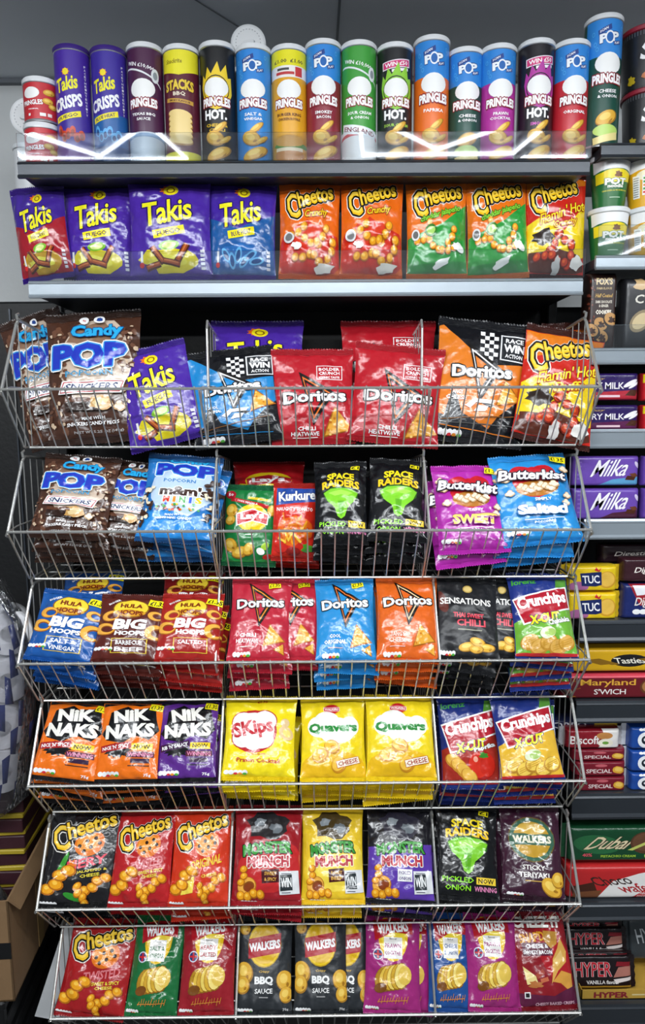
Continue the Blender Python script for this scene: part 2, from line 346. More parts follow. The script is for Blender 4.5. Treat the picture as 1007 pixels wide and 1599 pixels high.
# ------------------------------------------------------------------ pack builders
SEAL_T, SEAL_B = 6.0, 4.5
def bag_surface(Wd, H, D, seed, box=2.6, wr=1.0):
    g = random.Random(seed); ph = [g.uniform(0, 6.28) for _ in range(8)]
    cr = [(g.uniform(-.9, .9), g.uniform(.1, .9), g.uniform(-1, 1), g.uniform(-.5, .5), g.uniform(.08, .17), g.choice((-1, 1))*g.uniform(.0015, .0034), g.uniform(.12, .4)) for _ in range(14)]
    yt, yb = SEAL_T, 100-SEAL_B; tw = g.uniform(-.004, .004); bend = g.uniform(-.006, .006)
    def S(x, y, side):
        u = (x-50)/50; v = np.clip((y-yt)/(yb-yt), 0, 1); uc = np.clip(np.abs(u), 0, 1)
        t = np.sin(np.pi*v)**.5; t = t*(.82+.3*v)                # fuller towards the bottom, where the crisps settle
        cs = np.clip(1-uc**box, 0, 1)**.7
        hw = Wd/2*(1-.055*np.sin(np.pi*np.clip(v, 0, 1))**.6)
        hgt = D/2*t*cs
        end = np.exp(-v/.10)+np.exp(-(1-v)/.09)
        wv = .0016*np.sin(u*7+ph[0])+.0012*np.sin(u*13+ph[1])
        inside = np.clip((v)*12, 0, 1)*np.clip((1-v)*12, 0, 1)
        rad = np.exp(-v/.16)*np.sin(u*(15-8*v)+ph[2])+np.exp(-(1-v)/.14)*np.sin(u*(14-6*(1-v))+ph[3])
        w = .0028*rad*inside*(1-uc**4)
        for cu, cv, a, b, wd, am, ln in cr:
            n = math.hypot(a, b)+1e-6; dx, dy = (u-cu), (v-cv)*H/Wd*2; al = (dx*a+dy*b)/n; pe = (-dx*b+dy*a)/n
            w = w+am*np.exp(-(pe/wd)**2)*np.exp(-(al/ln)**2)*inside*(1-uc**6)
        lift = bend*np.sin(np.pi*v)+tw*u*(1-2*v)+wv*end/1.0
        yy = -(hgt+w*wr)+lift if side == 0 else (hgt*.8)+lift
        return np.stack([u*hw, yy, H*(1-y/100)], -1)
    return S
def make_bag(art, Wd, H, D, seed, name='crisp_bag', mw=None, wr=1.0, box=2.6, zig=True):
    art.asp = H/Wd; art.clip = ((1.0, SEAL_T+.6), (99.0, 100-SEAL_B-.5)); S = bag_surface(Wd, H, D, seed, box, wr)
    root = empty(name, mw if mw is not None else Matrix.Identity(4))
    gx = 50-50*np.cos(np.linspace(0, math.pi, 29)); gx = .4*gx+.6*np.linspace(0, 100, 29); gy = np.linspace(SEAL_T, 100-SEAL_B, 38); hx = np.linspace(0, 100, 13); hy = np.linspace(SEAL_T, 100-SEAL_B, 15)
    body = wrap_art('film_body', art, S, M[art.mat], root, [(gx, gy, 0), (hx, hy, 1)])
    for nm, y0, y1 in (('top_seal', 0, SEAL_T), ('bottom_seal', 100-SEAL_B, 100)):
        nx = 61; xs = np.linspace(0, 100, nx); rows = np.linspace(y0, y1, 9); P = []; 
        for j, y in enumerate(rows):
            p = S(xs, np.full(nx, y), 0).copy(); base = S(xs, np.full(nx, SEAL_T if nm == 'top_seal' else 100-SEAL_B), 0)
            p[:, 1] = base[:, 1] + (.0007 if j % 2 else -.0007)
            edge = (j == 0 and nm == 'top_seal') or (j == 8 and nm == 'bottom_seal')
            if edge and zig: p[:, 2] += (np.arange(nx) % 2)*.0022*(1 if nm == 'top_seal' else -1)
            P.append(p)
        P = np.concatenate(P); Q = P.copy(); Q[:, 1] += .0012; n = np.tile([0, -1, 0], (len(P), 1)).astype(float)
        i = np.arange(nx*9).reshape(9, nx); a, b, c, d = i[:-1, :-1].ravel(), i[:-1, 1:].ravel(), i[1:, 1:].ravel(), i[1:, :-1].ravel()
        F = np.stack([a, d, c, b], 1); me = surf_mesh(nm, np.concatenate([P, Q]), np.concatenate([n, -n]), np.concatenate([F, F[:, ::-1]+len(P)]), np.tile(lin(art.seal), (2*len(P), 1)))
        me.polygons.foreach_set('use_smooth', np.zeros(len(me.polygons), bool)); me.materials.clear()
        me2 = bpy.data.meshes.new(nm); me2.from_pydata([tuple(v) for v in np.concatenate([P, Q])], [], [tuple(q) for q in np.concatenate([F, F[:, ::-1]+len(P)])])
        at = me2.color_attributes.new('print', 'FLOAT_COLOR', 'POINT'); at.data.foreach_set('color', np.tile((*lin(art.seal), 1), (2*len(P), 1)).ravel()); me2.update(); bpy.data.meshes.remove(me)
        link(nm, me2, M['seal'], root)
    return root
def frame(B, U, nf):
    """matrix with local z along U, local -y along the front normal nf"""
    U = Vector(U).normalized(); nf = Vector(nf); nf = (nf-U*nf.dot(U)).normalized(); Yv = -nf; X = Yv.cross(U).normalized()
    m = Matrix((X, Yv, U)).transposed().to_4x4(); m.translation = Vector(B); return m
def depth(P): return float(np.dot(np.array(P)-CAM, FWD)/np.dot(FWD, FWD))
def unit(v): v = np.array(v, float); return v/np.linalg.norm(v)
def place(bx, by, tx, ty, P0, n):
    """a pack whose bottom and top middles show at two pixels, lying in the plane (P0, n): base, up, height, depth"""
    B = hit(bx, by, P0, n); T = hit(tx, ty, P0, n); return B, T-B, float(np.linalg.norm(T-B)), depth((B+T)/2)
def tube_can(art, R, H, mw, lid='white', name='crisp_tube', body_mat='card'):
    art.asp = H/(2*R*1.35); root = empty(name, mw)
    def S(x, y, side):
        a = (x-50)/50*1.36 if side == 0 else (x/100*(2*math.pi-2.72)+1.36)
        return np.stack([R*np.sin(a), -R*np.cos(a), H*(1-y/100)], -1)
    art.clip = ((0, 1), (100, 99))
    wrap_art('printed_tube', art, S, M[body_mat], root, [(np.linspace(0, 100, 33), np.linspace(0, 100, 5), 0), (np.linspace(0, 100, 25), np.linspace(0, 100, 5), 0.5)])
    MB().lathe([(R*.9, .004), (R*1.02, 0), (R*1.02, .004), (R*1.0, .005)], n=40).build('base_rim', M['foil'], root)
    MB().lathe([(R*1.0, H-.004), (R*1.03, H-.003), (R*1.03, H+.001), (R*.97, H+.001)], n=40).build('metal_rim', M['foil'], root)
    MB().lathe([(R*1.045, H-.002), (R*1.05, H+.006), (R*1.0, H+.0085), (R*.93, H+.0065), (0, H+.0065)], n=40).build('lid', M[lid], root)
    return root
# ------------------------------------------------------------------ the artwork on every kind of pack
def d_takis(bg='#4a2a9c', kind='FUEGO', low=None, chip='#7a3418', dip='#d8c81e', full=True):
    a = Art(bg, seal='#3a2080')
    if low: a.poly([(0, 40), (45, 52), (100, 36), (100, 100), (0, 100)], low)
    a.star(50, 14, 12, 5, 9, '#e8701c', .7); a.ell(53, 15, 9, 5, '#f0dc20'); a.ell(53, 15, 5.5, 3, '#8a6a10'); a.ell(53, 15, 3.6, 2, '#f0dc20')
    a.txt('Takis', 48, 36, 62, 23, '#f2ea26', [(('#2a1460'), 2.0)], r=9, sh=.12, b=1.6, tp=-.15)
    a.rect(50, 56, 40, 8, '#f0e020', 10); a.txt(kind, 50, 56, 30, 4.6, '#3a1a5a', r=10, b=.5)
    if kind == 'BLUE HEAT':
        a.blot(50, 80, 30, 12, '#2a6ab0', .2, seed=3)
        for i in range(6): a.ell(28+i*9, 78+(i % 2)*5, 5, 8, '#6ab4e6', 30-i*22); a.ell(28+i*9, 78+(i % 2)*5, 3, 5.5, '#1c4a86', 30-i*22)
    else:
        a.blot(50, 82, 33, 11, dip, .22, seed=5); a.blot(46, 84, 22, 6, '#e8e050', .3, seed=6)
        a.ell(50, 69, 13, 4.5, '#7ab82c', 8); a.ell(50, 69, 9, 3, '#d6e88a', 8)
        for x, y, r, l in ((36, 78, -55, 26), (66, 76, 60, 26), (52, 85, -15, 22), (30, 88, 20, 18)):
            a.rect(x, y, l, 6, '#4c1c10', r); a.rect(x, y-.6, l*.95, 3.6, '#a2471e', r); a.rect(x, y-1.2, l*.8, 1.2, '#cf7a3c', r)
    a.rect(16, 80, 3, 12, '#e8e8e8'); a.ell(16, 87, 3, 2.5, '#d83030')
    for i in range(5): a.rect(90, 74+i*4, 5, 2.6, '#d6d6de')
    return a
def cheetos_logo(a, x, y, w, h, r):
    k = w/100; c = math.radians(r); P = lambda u, v: (x+u*math.cos(c)+v*math.sin(c)*a.asp, y-u*math.sin(c)/a.asp+v*math.cos(c))
    (cx, cy), (hx, hy) = P(-38*k, h*.22), P(11*k, -h*.04)
    for col, o in (('#f6f2ea', 4.6), ('#15100e', 3.0)):
        a.txt('C', cx, cy, 24*k, h*1.35, col, [(col, o)], r=r+4, b=2); a.txt('heetos', hx, hy, 74*k, h*.86, col, [(col, o)], r=r, b=1.5, tp=-.12)
    a.txt('C', cx, cy, 24*k, h*1.35, '#f6c21c', r=r+4, b=2); a.txt('heetos', hx, hy, 74*k, h*.86, '#f6c21c', r=r, b=1.5, tp=-.12)
    a.txt('C', cx-.3, cy-.8, 21*k, h*1.2, '#ffd84e', r=r+4, b=0); return a.txt('heetos', hx-.2, hy-.6, 72*k, h*.74, '#ffd84e', r=r, b=0, tp=-.12)
def d_cheetos_crunchy():
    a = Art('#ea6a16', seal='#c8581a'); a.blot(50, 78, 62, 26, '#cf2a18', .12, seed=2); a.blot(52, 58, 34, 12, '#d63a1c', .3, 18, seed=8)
    cheetos_logo(a, 50, 22, 80, 19, 13); a.txt('Crunchy', 60, 38, 38, 9, '#f6d21e', [('#8c2a10', 1.2)], r=6, sh=.3)
    for x, y, r in ((30, 56, 30), (52, 66, -20), (70, 60, 50), (38, 80, 10), (66, 84, -35), (84, 74, 70)): a.puff(x, y, 24, 7, r, 3)
    a.ell(16, 62, 8, 6, '#d9d9d9'); a.ell(16, 62, 5.5, 4, '#777'); a.blot(74, 90, 14, 5, '#efe9df', .3, seed=4); a.blot(28, 70, 7, 3, '#efe9df', .3, seed=5); return a
def d_cheetos_jal():
    a = Art('#e8741a', seal='#b7642a'); a.poly([(0, 62), (30, 56), (60, 48), (100, 30), (100, 100), (0, 100)], '#2e9a3e'); a.poly([(0, 88), (100, 84), (100, 100), (0, 100)], '#23863a')
    cheetos_logo(a, 51, 22, 82, 20, 10); a.txt('cheddar jalapeño', 55, 40, 68, 7, '#8fd63a', [('#1e5a1c', 1.1)], r=14, sh=.25)
    for x, y, r in ((34, 55, 70), (26, 64, 20), (42, 70, -40), (72, 62, 60), (66, 74, 10)): a.puff(x, y, 20, 6, r, 3)
    a.ell(38, 56, 10, 6, '#2f7a1e', 20); a.ell(38, 56, 7, 4, '#a9d66a', 20); a.ell(14, 60, 6, 5.5, '#ddd'); a.ell(14, 60, 4, 3.6, '#666')
    a.blot(56, 86, 14, 4, '#f3f3ee', .3, seed=4, r=20); a.blot(82, 72, 9, 4, '#f3f3ee', .3, seed=6, r=-30); return a
def d_flamin(hot='Crunchy'):
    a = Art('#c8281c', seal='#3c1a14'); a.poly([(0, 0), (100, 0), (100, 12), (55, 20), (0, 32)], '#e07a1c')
    a.poly([(0, 52), (30, 42), (60, 58), (100, 30), (100, 80), (50, 92), (0, 80)], '#f0cf1c'); a.blot(50, 88, 54, 12, '#5c2a1c', .2, seed=3)
    a.blot(26, 64, 20, 8, '#2c211c', .3, seed=7)
    cheetos_logo(a, 45, 21, 80, 20, 14); a.txt("Flamin' Hot", 58, 40, 78, 10, '#f6e22a', [('#a01010', 1.3)], r=16, sh=.3)
    a.txt(hot, 62, 51, 40, 8, '#f2d028', [('#a01010', 1.2)], r=12, sh=.3)
    for x, y, r in ((44, 70, 60), (62, 66, -30), (30, 80, 20), (72, 80, 80), (52, 84, -20)): a.puff(x, y, 24, 7, r, 3, ('#7a1c0c', '#c83c1a', '#ee6a2a'))
    a.blot(84, 86, 9, 8, '#efece6', .3, seed=4, r=-30); a.blot(50, 90, 7, 9, '#d9d6d2', .3, seed=9); return a
def dor_logo(a, x, y, w, r=0, tri='#15110f', hi='#e8742a'):
    k = w/100*.78; P = lambda q: [(px*k, py*k/a.asp*1.35) for px, py in q]
    for sc, c in ((1, tri), (.80, hi), (.70, tri), (.54, a.bgl if hasattr(a, 'bgl') else a.bg)): a.poly(P([(-30*sc, -46*sc), (42*sc, -6*sc), (-4*sc, 50*sc)]), c, x, y, r)
    return a.txt('Doritos', x, y, w, w*.155/a.asp*1.35, '#ffffff', [(tri, 1.8)], r=r+1, b=1.0)
def d_doritos(bg, flav, pr=True, hi='#e8742a', col2='#ffffff'):
    a = Art(bg); a.tri(72, 72, 21, 10); a.tri(86, 86, 10, -30); dor_logo(a, 50, 32, 80, 3, hi=hi)
    for i, f in enumerate(flav.split('|')): a.txt(f, 32, 71+i*6.5, 4.6*len(f), 4.6, col2, r=0, b=.5)
    a.rect(32, 84, 24, .8, '#f2c8c0'); a.nutri(24, 92, 26)
    if pr: a.price(72, 9, 8)
    return a
def d_doritos_red_big():
    a = Art('#b41c28', seal='#a01c26')
    for i, t in enumerate(('BOLDER', 'CRUNCH', 'ICONIC TASTE')): a.txt(t, 71, 23.5+i*4.6, 26, 3.6 if i < 2 else 2.4, '#fff', r=2, b=.7)
    for x, y, w, h in ((71, 20, 32, .6), (71, 35, 32, .6), (55.5, 27.5, .8, 15), (86.8, 27.5, .8, 15)): a.rect(x, y, w, h, '#fff')
    a.tri(80, 80, 24, 8); dor_logo(a, 52, 53, 78, 1); a.txt('CHILLI', 42, 85, 22, 3.8, '#fff', b=.6); a.txt('HEATWAVE', 40, 90, 34, 3.8, '#fff', b=.6); a.rect(40, 93.4, 30, .5, '#fff'); return a
def checks(a, x, y, w, h, r=10):
    a.rect(x-w*.5, y, w*.5, h, '#f2f2f2', r)
    for i in range(4):
        for j in range(7):
            if (i+j) % 2: 
                q = a._rot([((i-1.5)*w*.125, (j-3)*h/7)], x-w*.5, y, r)[0]; a.rect(q[0], q[1], w*.125, h/7, '#15151a', r)
    a.rect(x+w*.2, y, w*.78, h*.9, '#e9eaec', r); a.rect(x+w*.2, y, w*.70, h*.82, '#26282c', r)
    a.txt('RACE', x+w*.2, y-h*.27, w*.5, h*.16, '#fff', r=r, b=.4); a.txt('WIN', x+w*.2, y, w*.6, h*.28, '#fff', r=r, b=.8); return a.txt('ACTION', x+w*.2, y+h*.27, w*.5, h*.14, '#fff', r=r, b=.3)
def d_doritos_race(c, l1, l2):
    a = Art('#17181c', seal='#17181c'); a.bgl = c; a.poly([(0, 8), (6, 6), (36, 26), (60, 38), (100, 34), (100, 60), (62, 84), (22, 82), (0, 78)], c)
    a.poly([(18, 62), (70, 70), (40, 96), (10, 90)], '#22242a'); a.poly([(22, 60), (62, 72), (86, 62), (62, 88), (32, 78)], c)
    checks(a, 76, 22, 40, 24, 0); a.tri(80, 60, 17, 12); dor_logo(a, 50, 44, 66, 2, hi='#f4f4f4')
    a.txt(l1, 24, 62, 14, 3.2, '#fff', b=.5); a.txt(l2, 24, 66.5, 22, 3.2, '#fff', b=.5)
    a.poly([(34, 72), (44, 66), (66, 66), (63, 69), (46, 69), (40, 74)], '#fff'); a.poly([(44, 76), (49, 71), (60, 71), (57, 75)], '#fff')
    for i, y in enumerate((80, 85, 90)): a.rect(50, y, 80, .7, ('#8a5a2c', '#555', c)[i], 8-6*i)
    a.nutri(22, 93, 24); return a
def popcorn(a, x, y, s):
    for dx, dy in ((-.5, .1), (.4, .2), (0, -.4), (.1, .4)): a.ell(x+dx*s, y+dy*s/a.asp, s*.55, s*.5/a.asp, '#c9a274', 0, 9)
    for dx, dy in ((-.4, 0), (.4, .1), (0, -.4), (.05, .3)): a.ell(x+dx*s, y+dy*s/a.asp, s*.4, s*.36/a.asp, '#f4e4c8', 0, 8)
    return a
def d_pop_choc():
    a = Art('#4a2e22', seal='#33211a'); a.blot(52, 40, 38, 34, '#cbb7a4', .08, 18, seed=2); a.blot(50, 20, 30, 10, '#8a6a54', .2, seed=7)
    a.cracks(30, '#6c4836', 3, 3, 22, 12, 92, 3); a.cracks(30, '#6c4836', 4, 80, 97, 12, 92, 3); a.cracks(22, '#cdb498', 5, 4, 20, 14, 90, 1.9); a.cracks(22, '#cdb498', 6, 82, 96, 14, 90, 1.9)
    a.txt('Candy', 56, 19, 54, 12, '#2aa6dc', [('#174a86', .9)], r=-1, b=1.2); a.txt('POP', 48, 37, 78, 19, '#2438b4', [('#f6f2ee', 3), ('#3a9ad8', 1.6)], r=-1, b=3)
    a.txt('POPCORN', 48, 50.5, 50, 4.4, '#2f8fbe', b=.8); a.rect(50, 61, 66, 9.5, '#f6f4f2', -2, 2); a.rect(50, 61, 63, 8, '#b8262c', -2, 2); a.rect(50, 61, 61, 6.6, '#f4f4f6', -2, 2)
    a.txt('SNICKERS', 50, 61, 55, 5, '#22305e', r=-2, sh=.25, b=1.0)
    a.rect(42, 73, 40, 9, '#2c1810', -3); a.rect(42, 70, 40, 3, '#5c3622', -3); a.blot(60, 73, 13, 5, '#c99a58', .2, seed=3); a.blot(60, 72, 8, 3, '#e8cf9a', .3, seed=4)
    popcorn(a, 78, 76, 6); a.txt('MADE WITH', 50, 83, 24, 2.2, '#fff', b=.3); a.txt('SNICKERS CANDY PIECES', 50, 86.5, 54, 2.4, '#fff', b=.3); a.txt('NET WT 5.25 OZ (149g)', 55, 92, 50, 2, '#bbb', b=.2)
    a.ell(42, 9.5, 5.5, 2.9, '#f4f4f4'); a.txt('8g', 42, 9.5, 4, 2, '#c03030', b=.3); a.ell(58, 9.5, 5.5, 2.9, '#f4f4f4'); a.blot(58, 9.5, 3, 1.6, '#27468c'); return a
def d_pop_blue():
    a = Art('#2672b8', seal='#1c4c7e'); a.blot(52, 42, 42, 34, '#b9cfe6', .08, 18, seed=2); a.poly([(0, 72), (40, 66), (70, 74), (100, 66), (100, 100), (0, 100)], '#2b8ad6')
    a.txt('Candy', 56, 9, 54, 8, '#2fa8de', [('#174a86', .9)], b=1.0); a.txt('POP', 54, 20, 80, 15, '#2438b4', [('#f2f4f8', 3), ('#3a9ad8', 1.6)], r=-1, b=3)
    a.txt('POPCORN', 48, 33, 44, 4, '#2878b8', b=.8); a.txt("m&m's", 56, 45, 66, 11, '#3a2218', [('#ffffff', 1.2)], b=2)
    for i, (t, c) in enumerate(zip('MINIS', ('#e03a24', '#f08a1c', '#2f9c3c', '#3a62d0', '#f0c81c'))): a.txt(t, 34+i*11, 55, 9 if t != 'I' else 4, 7, c, [('#fff', .8)], b=1.3)
    g = random.Random(4)
    for i in range(26): a.ell(g.uniform(20, 82), g.uniform(60, 67), 2, 1.3, g.choice(['#e03a24', '#f08a1c', '#2f9c3c', '#3a62d0', '#f0c81c', '#5a3622']), 0, 8)
    a.cracks(14, '#3c2418', 8, 2, 16, 40, 85, 4); a.cracks(12, '#f0e2c4', 9, 2, 16, 40, 85, 3); a.cracks(12, '#3c2418', 10, 86, 98, 30, 80, 4); a.cracks(8, '#f0e2c4', 12, 86, 98, 30, 80, 3)
    a.txt('MADE WITH', 48, 72, 24, 2.4, '#fff', b=.4); a.txt("M&M'S MINIS CANDY", 48, 76, 48, 2.6, '#fff', b=.4); return a
def d_lays(bg='#1c7a3c'):
    a = Art(bg, seal='#17603a'); a.ell(50, 82, 44, 16, '#16a04a'); a.ell(50, 78, 46, 16, bg)
    a.rect(48, 23, 74, 5, '#c0282c', -10); a.txt('100% MASALA', 44, 22.5, 40, 2.6, '#fff', r=-10, b=.3); a.rect(66, 18, 44, 3, '#f2c81c', -6)
    a.ell(54, 42, 31, 17, '#f4d11f'); a.poly([(22, 37), (54, 30), (86, 37), (84, 50), (54, 46), (24, 52)], '#fff'); a.poly([(24, 38), (54, 31.4), (84, 38), (82, 49), (54, 44.6), (26, 50.6)], '#c8202a')
    a.txt("Lay's", 54, 40, 46, 11, '#fff', r=4, b=1.3); a.ell(11, 13, 10, 5.2, '#b02030'); a.txt('50', 11, 13, 10, 3.4, '#fff', b=.5)
    a.chip(14, 33, 12, 8, 60); a.chip(12, 45, 10, 6, 20); a.chip(92, 32, 10, 7, 30); a.txt('Chile Limón', 50, 58, 40, 3.2, '#fff', b=.4); a.rect(50, 62.5, 16, 1.6, '#cfe8d0')
    a.chip(16, 76, 14, 8, -40); a.chip(34, 84, 16, 7, 15); a.chip(50, 80, 12, 7, 50); a.ell(80, 76, 8, 4, '#a8cf3c', 40); a.ell(72, 82, 8, 4, '#f4f4ec', -20); a.ell(85, 88, 9, 3, '#b82a20', 10); return a
def d_lays_red():
    a = Art('#c01c24', seal='#9c1820'); a.ell(50, 40, 34, 17, '#f4d11f'); a.poly([(18, 36), (50, 28), (84, 36), (82, 50), (50, 46), (20, 52)], '#b8202a'); a.txt("Lay's", 50, 39, 48, 12, '#fff', r=4, b=1.3)
    a.chip(20, 72, 16, 9, 30); a.chip(50, 78, 18, 9, -10); a.chip(80, 70, 16, 9, 20); a.chip(34, 88, 16, 7, 0); a.rect(8, 60, 14, 30, '#e2c01c', -20); return a
def d_kurkure():
    a = Art('#d02a1e', seal='#a8241c'); a.poly([(8, 6), (100, 3), (100, 24), (6, 30)], '#2a4ea0'); a.txt('Kurkure', 54, 17, 84, 13, '#fff', [('#18306e', 1.4)], r=4, b=1.2)
    a.txt('NAUGHTY TOMATO', 50, 35, 84, 5, '#fff', b=.9); a.blot(50, 62, 38, 19, '#e8641c', .15, seed=2); g = random.Random(3)
    for i in range(34): a.rect(50+g.uniform(-28, 28), 62+g.uniform(-14, 14), g.uniform(16, 26), 2.6, g.choice(['#f2a41e', '#f8c840', '#e07a18', '#c84a14']), g.uniform(0, 180))
    a.ell(22, 84, 14, 6, '#c82820'); a.ell(50, 88, 16, 5, '#8c1c18'); a.blot(80, 84, 12, 5, '#4a9a2c', .3); a.price(86, 3, 0, '£1', 12, 5); return a
def d_raiders(low=True):
    a = Art('#121316', seal='#1a1b1e', mat='film'); a.txt('SPACE', 50, 20, 52, 8.5, '#f4d91e', [('#1a1a1a', .8)], r=0, a=2, b=1.2); a.txt('RAIDERS', 50, 30, 72, 9.5, '#f6c81c', [('#1a1a1a', .8)], a=3, b=1.4)
    a.blot(50, 45, 34, 11, '#2b5a18', .06, 18, seed=3); a.poly([(17, 42), (30, 37), (50, 36), (70, 37), (83, 42), (76, 52), (62, 60), (57, 70), (50, 73), (43, 70), (38, 60), (24, 52)], '#7fce2c')
    a.poly([(26, 42), (50, 38), (74, 42), (62, 46), (50, 44), (38, 46)], '#a4e452'); a.poly([(44, 52), (56, 52), (54, 66), (50, 70), (46, 66)], '#5fae1e')
    a.txt('PICKLED', 34, 79, 50, 5.4, '#8fe02c', b=1.1); a.txt('ONION', 34, 87, 40, 5.4, '#8fe02c', b=1.1)
    a.rect(79, 79, 32, 7, '#f2cf3c', 0); a.txt('NOW', 79, 79, 26, 5, '#1a1a1a', b=.9); a.txt('WINNING', 78, 87, 36, 5, '#e88ab8', b=.9); a.price(78, 9, -8, '£1', 16, 6); return a
def d_butter(bg, l1, l2, l2c, pill):
    a = Art(bg); a.blot(52, 34, 30, 18, '#c4202c', .05, seed=2); a.ell(36, 24, 16, 10, '#c4202c'); a.ell(66, 24, 16, 10, '#c4202c')
    a.ell(52, 42, 28, 9, '#b8762c')
    for i in range(9): popcorn(a, 32+i*5.2, 41+((i*7) % 5)-2, 7)
    for x, y in ((14, 30), (88, 52), (16, 46), (92, 22), (84, 60), (10, 20)): popcorn(a, x, y, 6)
    a.txt('Butterkist', 49, 28, 84, 11.5, '#fff', [('#2a1a2c', 2.0)], r=-6, b=1.0, sh=.1)
    a.txt(l1, 55, 56, 22, 3.2, '#fff', b=.6); a.txt(l2, 52, 66, 62, 10, l2c, [(pill, 1.2)], r=-2, b=1.6); a.rect(52, 75.5, 50, .7, '#fff'); a.txt('POPCORN', 52, 78.5, 26, 3, '#fff', b=.6)
    a.nutri(18, 88, 24); a.price(86, 11, -10); return a
def d_hula(bg, l1, l2, hole, flav='#e9a53a'):
    a = Art(bg); a.ell(49, 24, 28, 14.5, '#8a5a14'); a.ell(49, 23.4, 26, 13, '#f2d23c'); a.ell(49, 31, 24, 5, '#d89a24'); a.txt('HULA', 49, 20, 34, 7, '#7c2c12', b=1.0, a=-1); a.txt('HOOPS', 49, 30.5, 40, 7, '#7c2c12', b=1.0, a=1)
    a.txt('BIGGER', 22, 14, 20, 3, '#fff', r=30, b=.5)
    a.hoop(20, 36, 14, 8, 10, hole); a.hoop(14, 55, 17, 9, -10, hole); a.hoop(92, 58, 17, 11, 20, hole); a.hoop(88, 34, 12, 7, -20, hole)
    a.txt('BIG', 52, 48, 50, 15, '#fff', r=0, sh=.12, b=2.6); a.txt('HOOPS', 54, 61, 46, 6.6, '#fff', b=1.4)
    a.rect(55, 78, 54, 19, '#e6c43c'); a.rect(55, 78, 51, 17.5, bg); a.txt(l1, 55, 74, 40, 5.4, '#fff', b=.9); (a.txt(l2, 55, 82.5, 42, 5.4, '#fff', b=.9) if l2 else None)
    a.nutri(17, 82, 27); a.price(87, 15, -8, w=27, h=10); return a
def d_sens(l1='THAI SWEET', l2='CHILLI'):
    a = Art('#1d1e21', seal='#1a1b1e', mat='matte'); a.ell(6, 34, 9, 14, '#5a1f14', 20); a.ell(50, 17, 8, 5, '#b89a4c'); a.ell(50, 17, 6, 3.6, '#d9c078')
    a.txt('SENSATIONS', 46, 33, 86, 8, '#f2f0ea', b=.35); a.txt(l1, 50, 50, 52, 6, '#e04a5a', b=.5); a.txt(l2, 54, 59, 48, 8, '#e04a5a', b=.7); a.rect(52, 67, 40, 1.2, '#998'); 
    a.chip(48, 86, 15, 5, 10); a.chip(64, 80, 13, 5, -10); a.chip(80, 86, 13, 4.5, 5); a.chip(62, 88, 12, 4, 0); a.nutri(16, 93, 24); return a
def d_crunch(top='#23357e', low='#7db43c', swirl='#46a03a', chipc=None, fl='', pap=False, flc='#f2f2f2'):
    a = Art(top, seal=top); a.poly([(0, 60), (30, 52), (100, 44), (100, 100), (0, 100)], low); a.rect(90, 12, 22, 20, '#5a9a3a', -10)
    a.txt('lorenz', 26, 12, 42, 6.5, swirl, r=6, sh=.2, b=.6)
    a.poly([(2, 33), (97, 16), (99, 43), (64, 51), (64, 58), (14, 64)], '#fff'); a.poly([(4, 34.6), (95, 18), (96.5, 41.8), (62, 49.6), (62, 56.4), (16, 62)], '#b01c2c')
    a.txt('Crunchips', 51, 36, 86, 18, '#fff', r=10, sh=.1, b=1.6); a.txt('X-CUT', 50, 56, 52, 10.5, '#f4e628', [('#1e2a5a', 1.3)], r=10, sh=.2, b=2)
    if fl: a.txt(fl, 74, 58, 40, 6, flc, [('#2a4a1e', .7)], r=14, b=.8)
    if pap:
        a.ell(66, 76, 24, 15, '#a31c18'); a.ell(60, 76, 16, 13, '#d4301e', 10); a.ell(76, 76, 13, 12, '#c82a1c', -10); a.ell(56, 70, 4, 3, '#f0a890'); a.blot(70, 66, 8, 3, '#3d8a2c', .3)
        for i in range(4): a.ell(20+i*8, 72+i*5, 15, 7, '#c98a2c', -30); a.ell(20+i*8, 71+i*5, 13, 5.6, '#eab84c', -30)
    else:
        for i in range(5): a.ell(22+i*15, 82+(i % 2)*5, 15, 8, '#b9862c', 20); a.ell(22+i*15, 81+(i % 2)*5, 13, 6.6, chipc or '#e8c452', 20)
        for i in range(5):
            for j in (-2, 0, 2): a.rect(22+i*15, 81+(i % 2)*5+j, 20, .6, '#c9962e', 20)
        a.ell(52, 72, 14, 6, '#dfe6c0', 15); a.ell(56, 72, 10, 4, '#a9c86a', 15)
    a.rect(50, 95, 100, 5, '#b8282c'); return a
def d_nik(bg='#ee7318', fl="NICE 'N' SPICY", flc='#a81e22', seal='#1a1a1c'):
    a = Art(bg, seal=seal); a.poly([(0, 0), (100, 0), (100, 9), (80, 7), (60, 10), (30, 7), (0, 11)], '#17171a')
    a.poly([(14, 18), (40, 10), (52, 15), (86, 10), (92, 28), (98, 40), (84, 52), (60, 47), (40, 56), (12, 52), (2, 44), (12, 34)], '#131316')
    a.txt('NiK', 50, 22, 60, 16, '#f4f1e8', r=5, sh=-.1, b=3); a.txt('NAKS', 50, 41, 82, 17, '#f4f1e8', r=3, b=2.8)
    a.star(34, 64, 26, 9, 14, '#141416', .72); a.rect(30, 60, 52, 8, flc, 8); a.txt(fl, 30, 60, 46, 4.4, '#fff', r=8, b=.6)
    a.rect(74, 60, 34, 7.5, '#f4d32c', 0); a.txt('NOW', 74, 60, 26, 5, '#17171a', b=1.0); a.rect(72, 69, 44, 6.6, '#5a2438', 0); a.txt('WINNING', 72, 69, 40, 4.8, '#e88ab0', b=.9); a.rect(72, 76, 30, 5, '#3a2440'); a.rect(70, 81.5, 34, 1, '#2a2a2a')
    a.nutri(22, 90, 32, 5); a.txt('75g', 84, 92, 12, 3.6, '#fff', b=.6); a.rect(0, 0, .1, .1, bg); a.price(88, 12, -8, w=22, h=8); return a
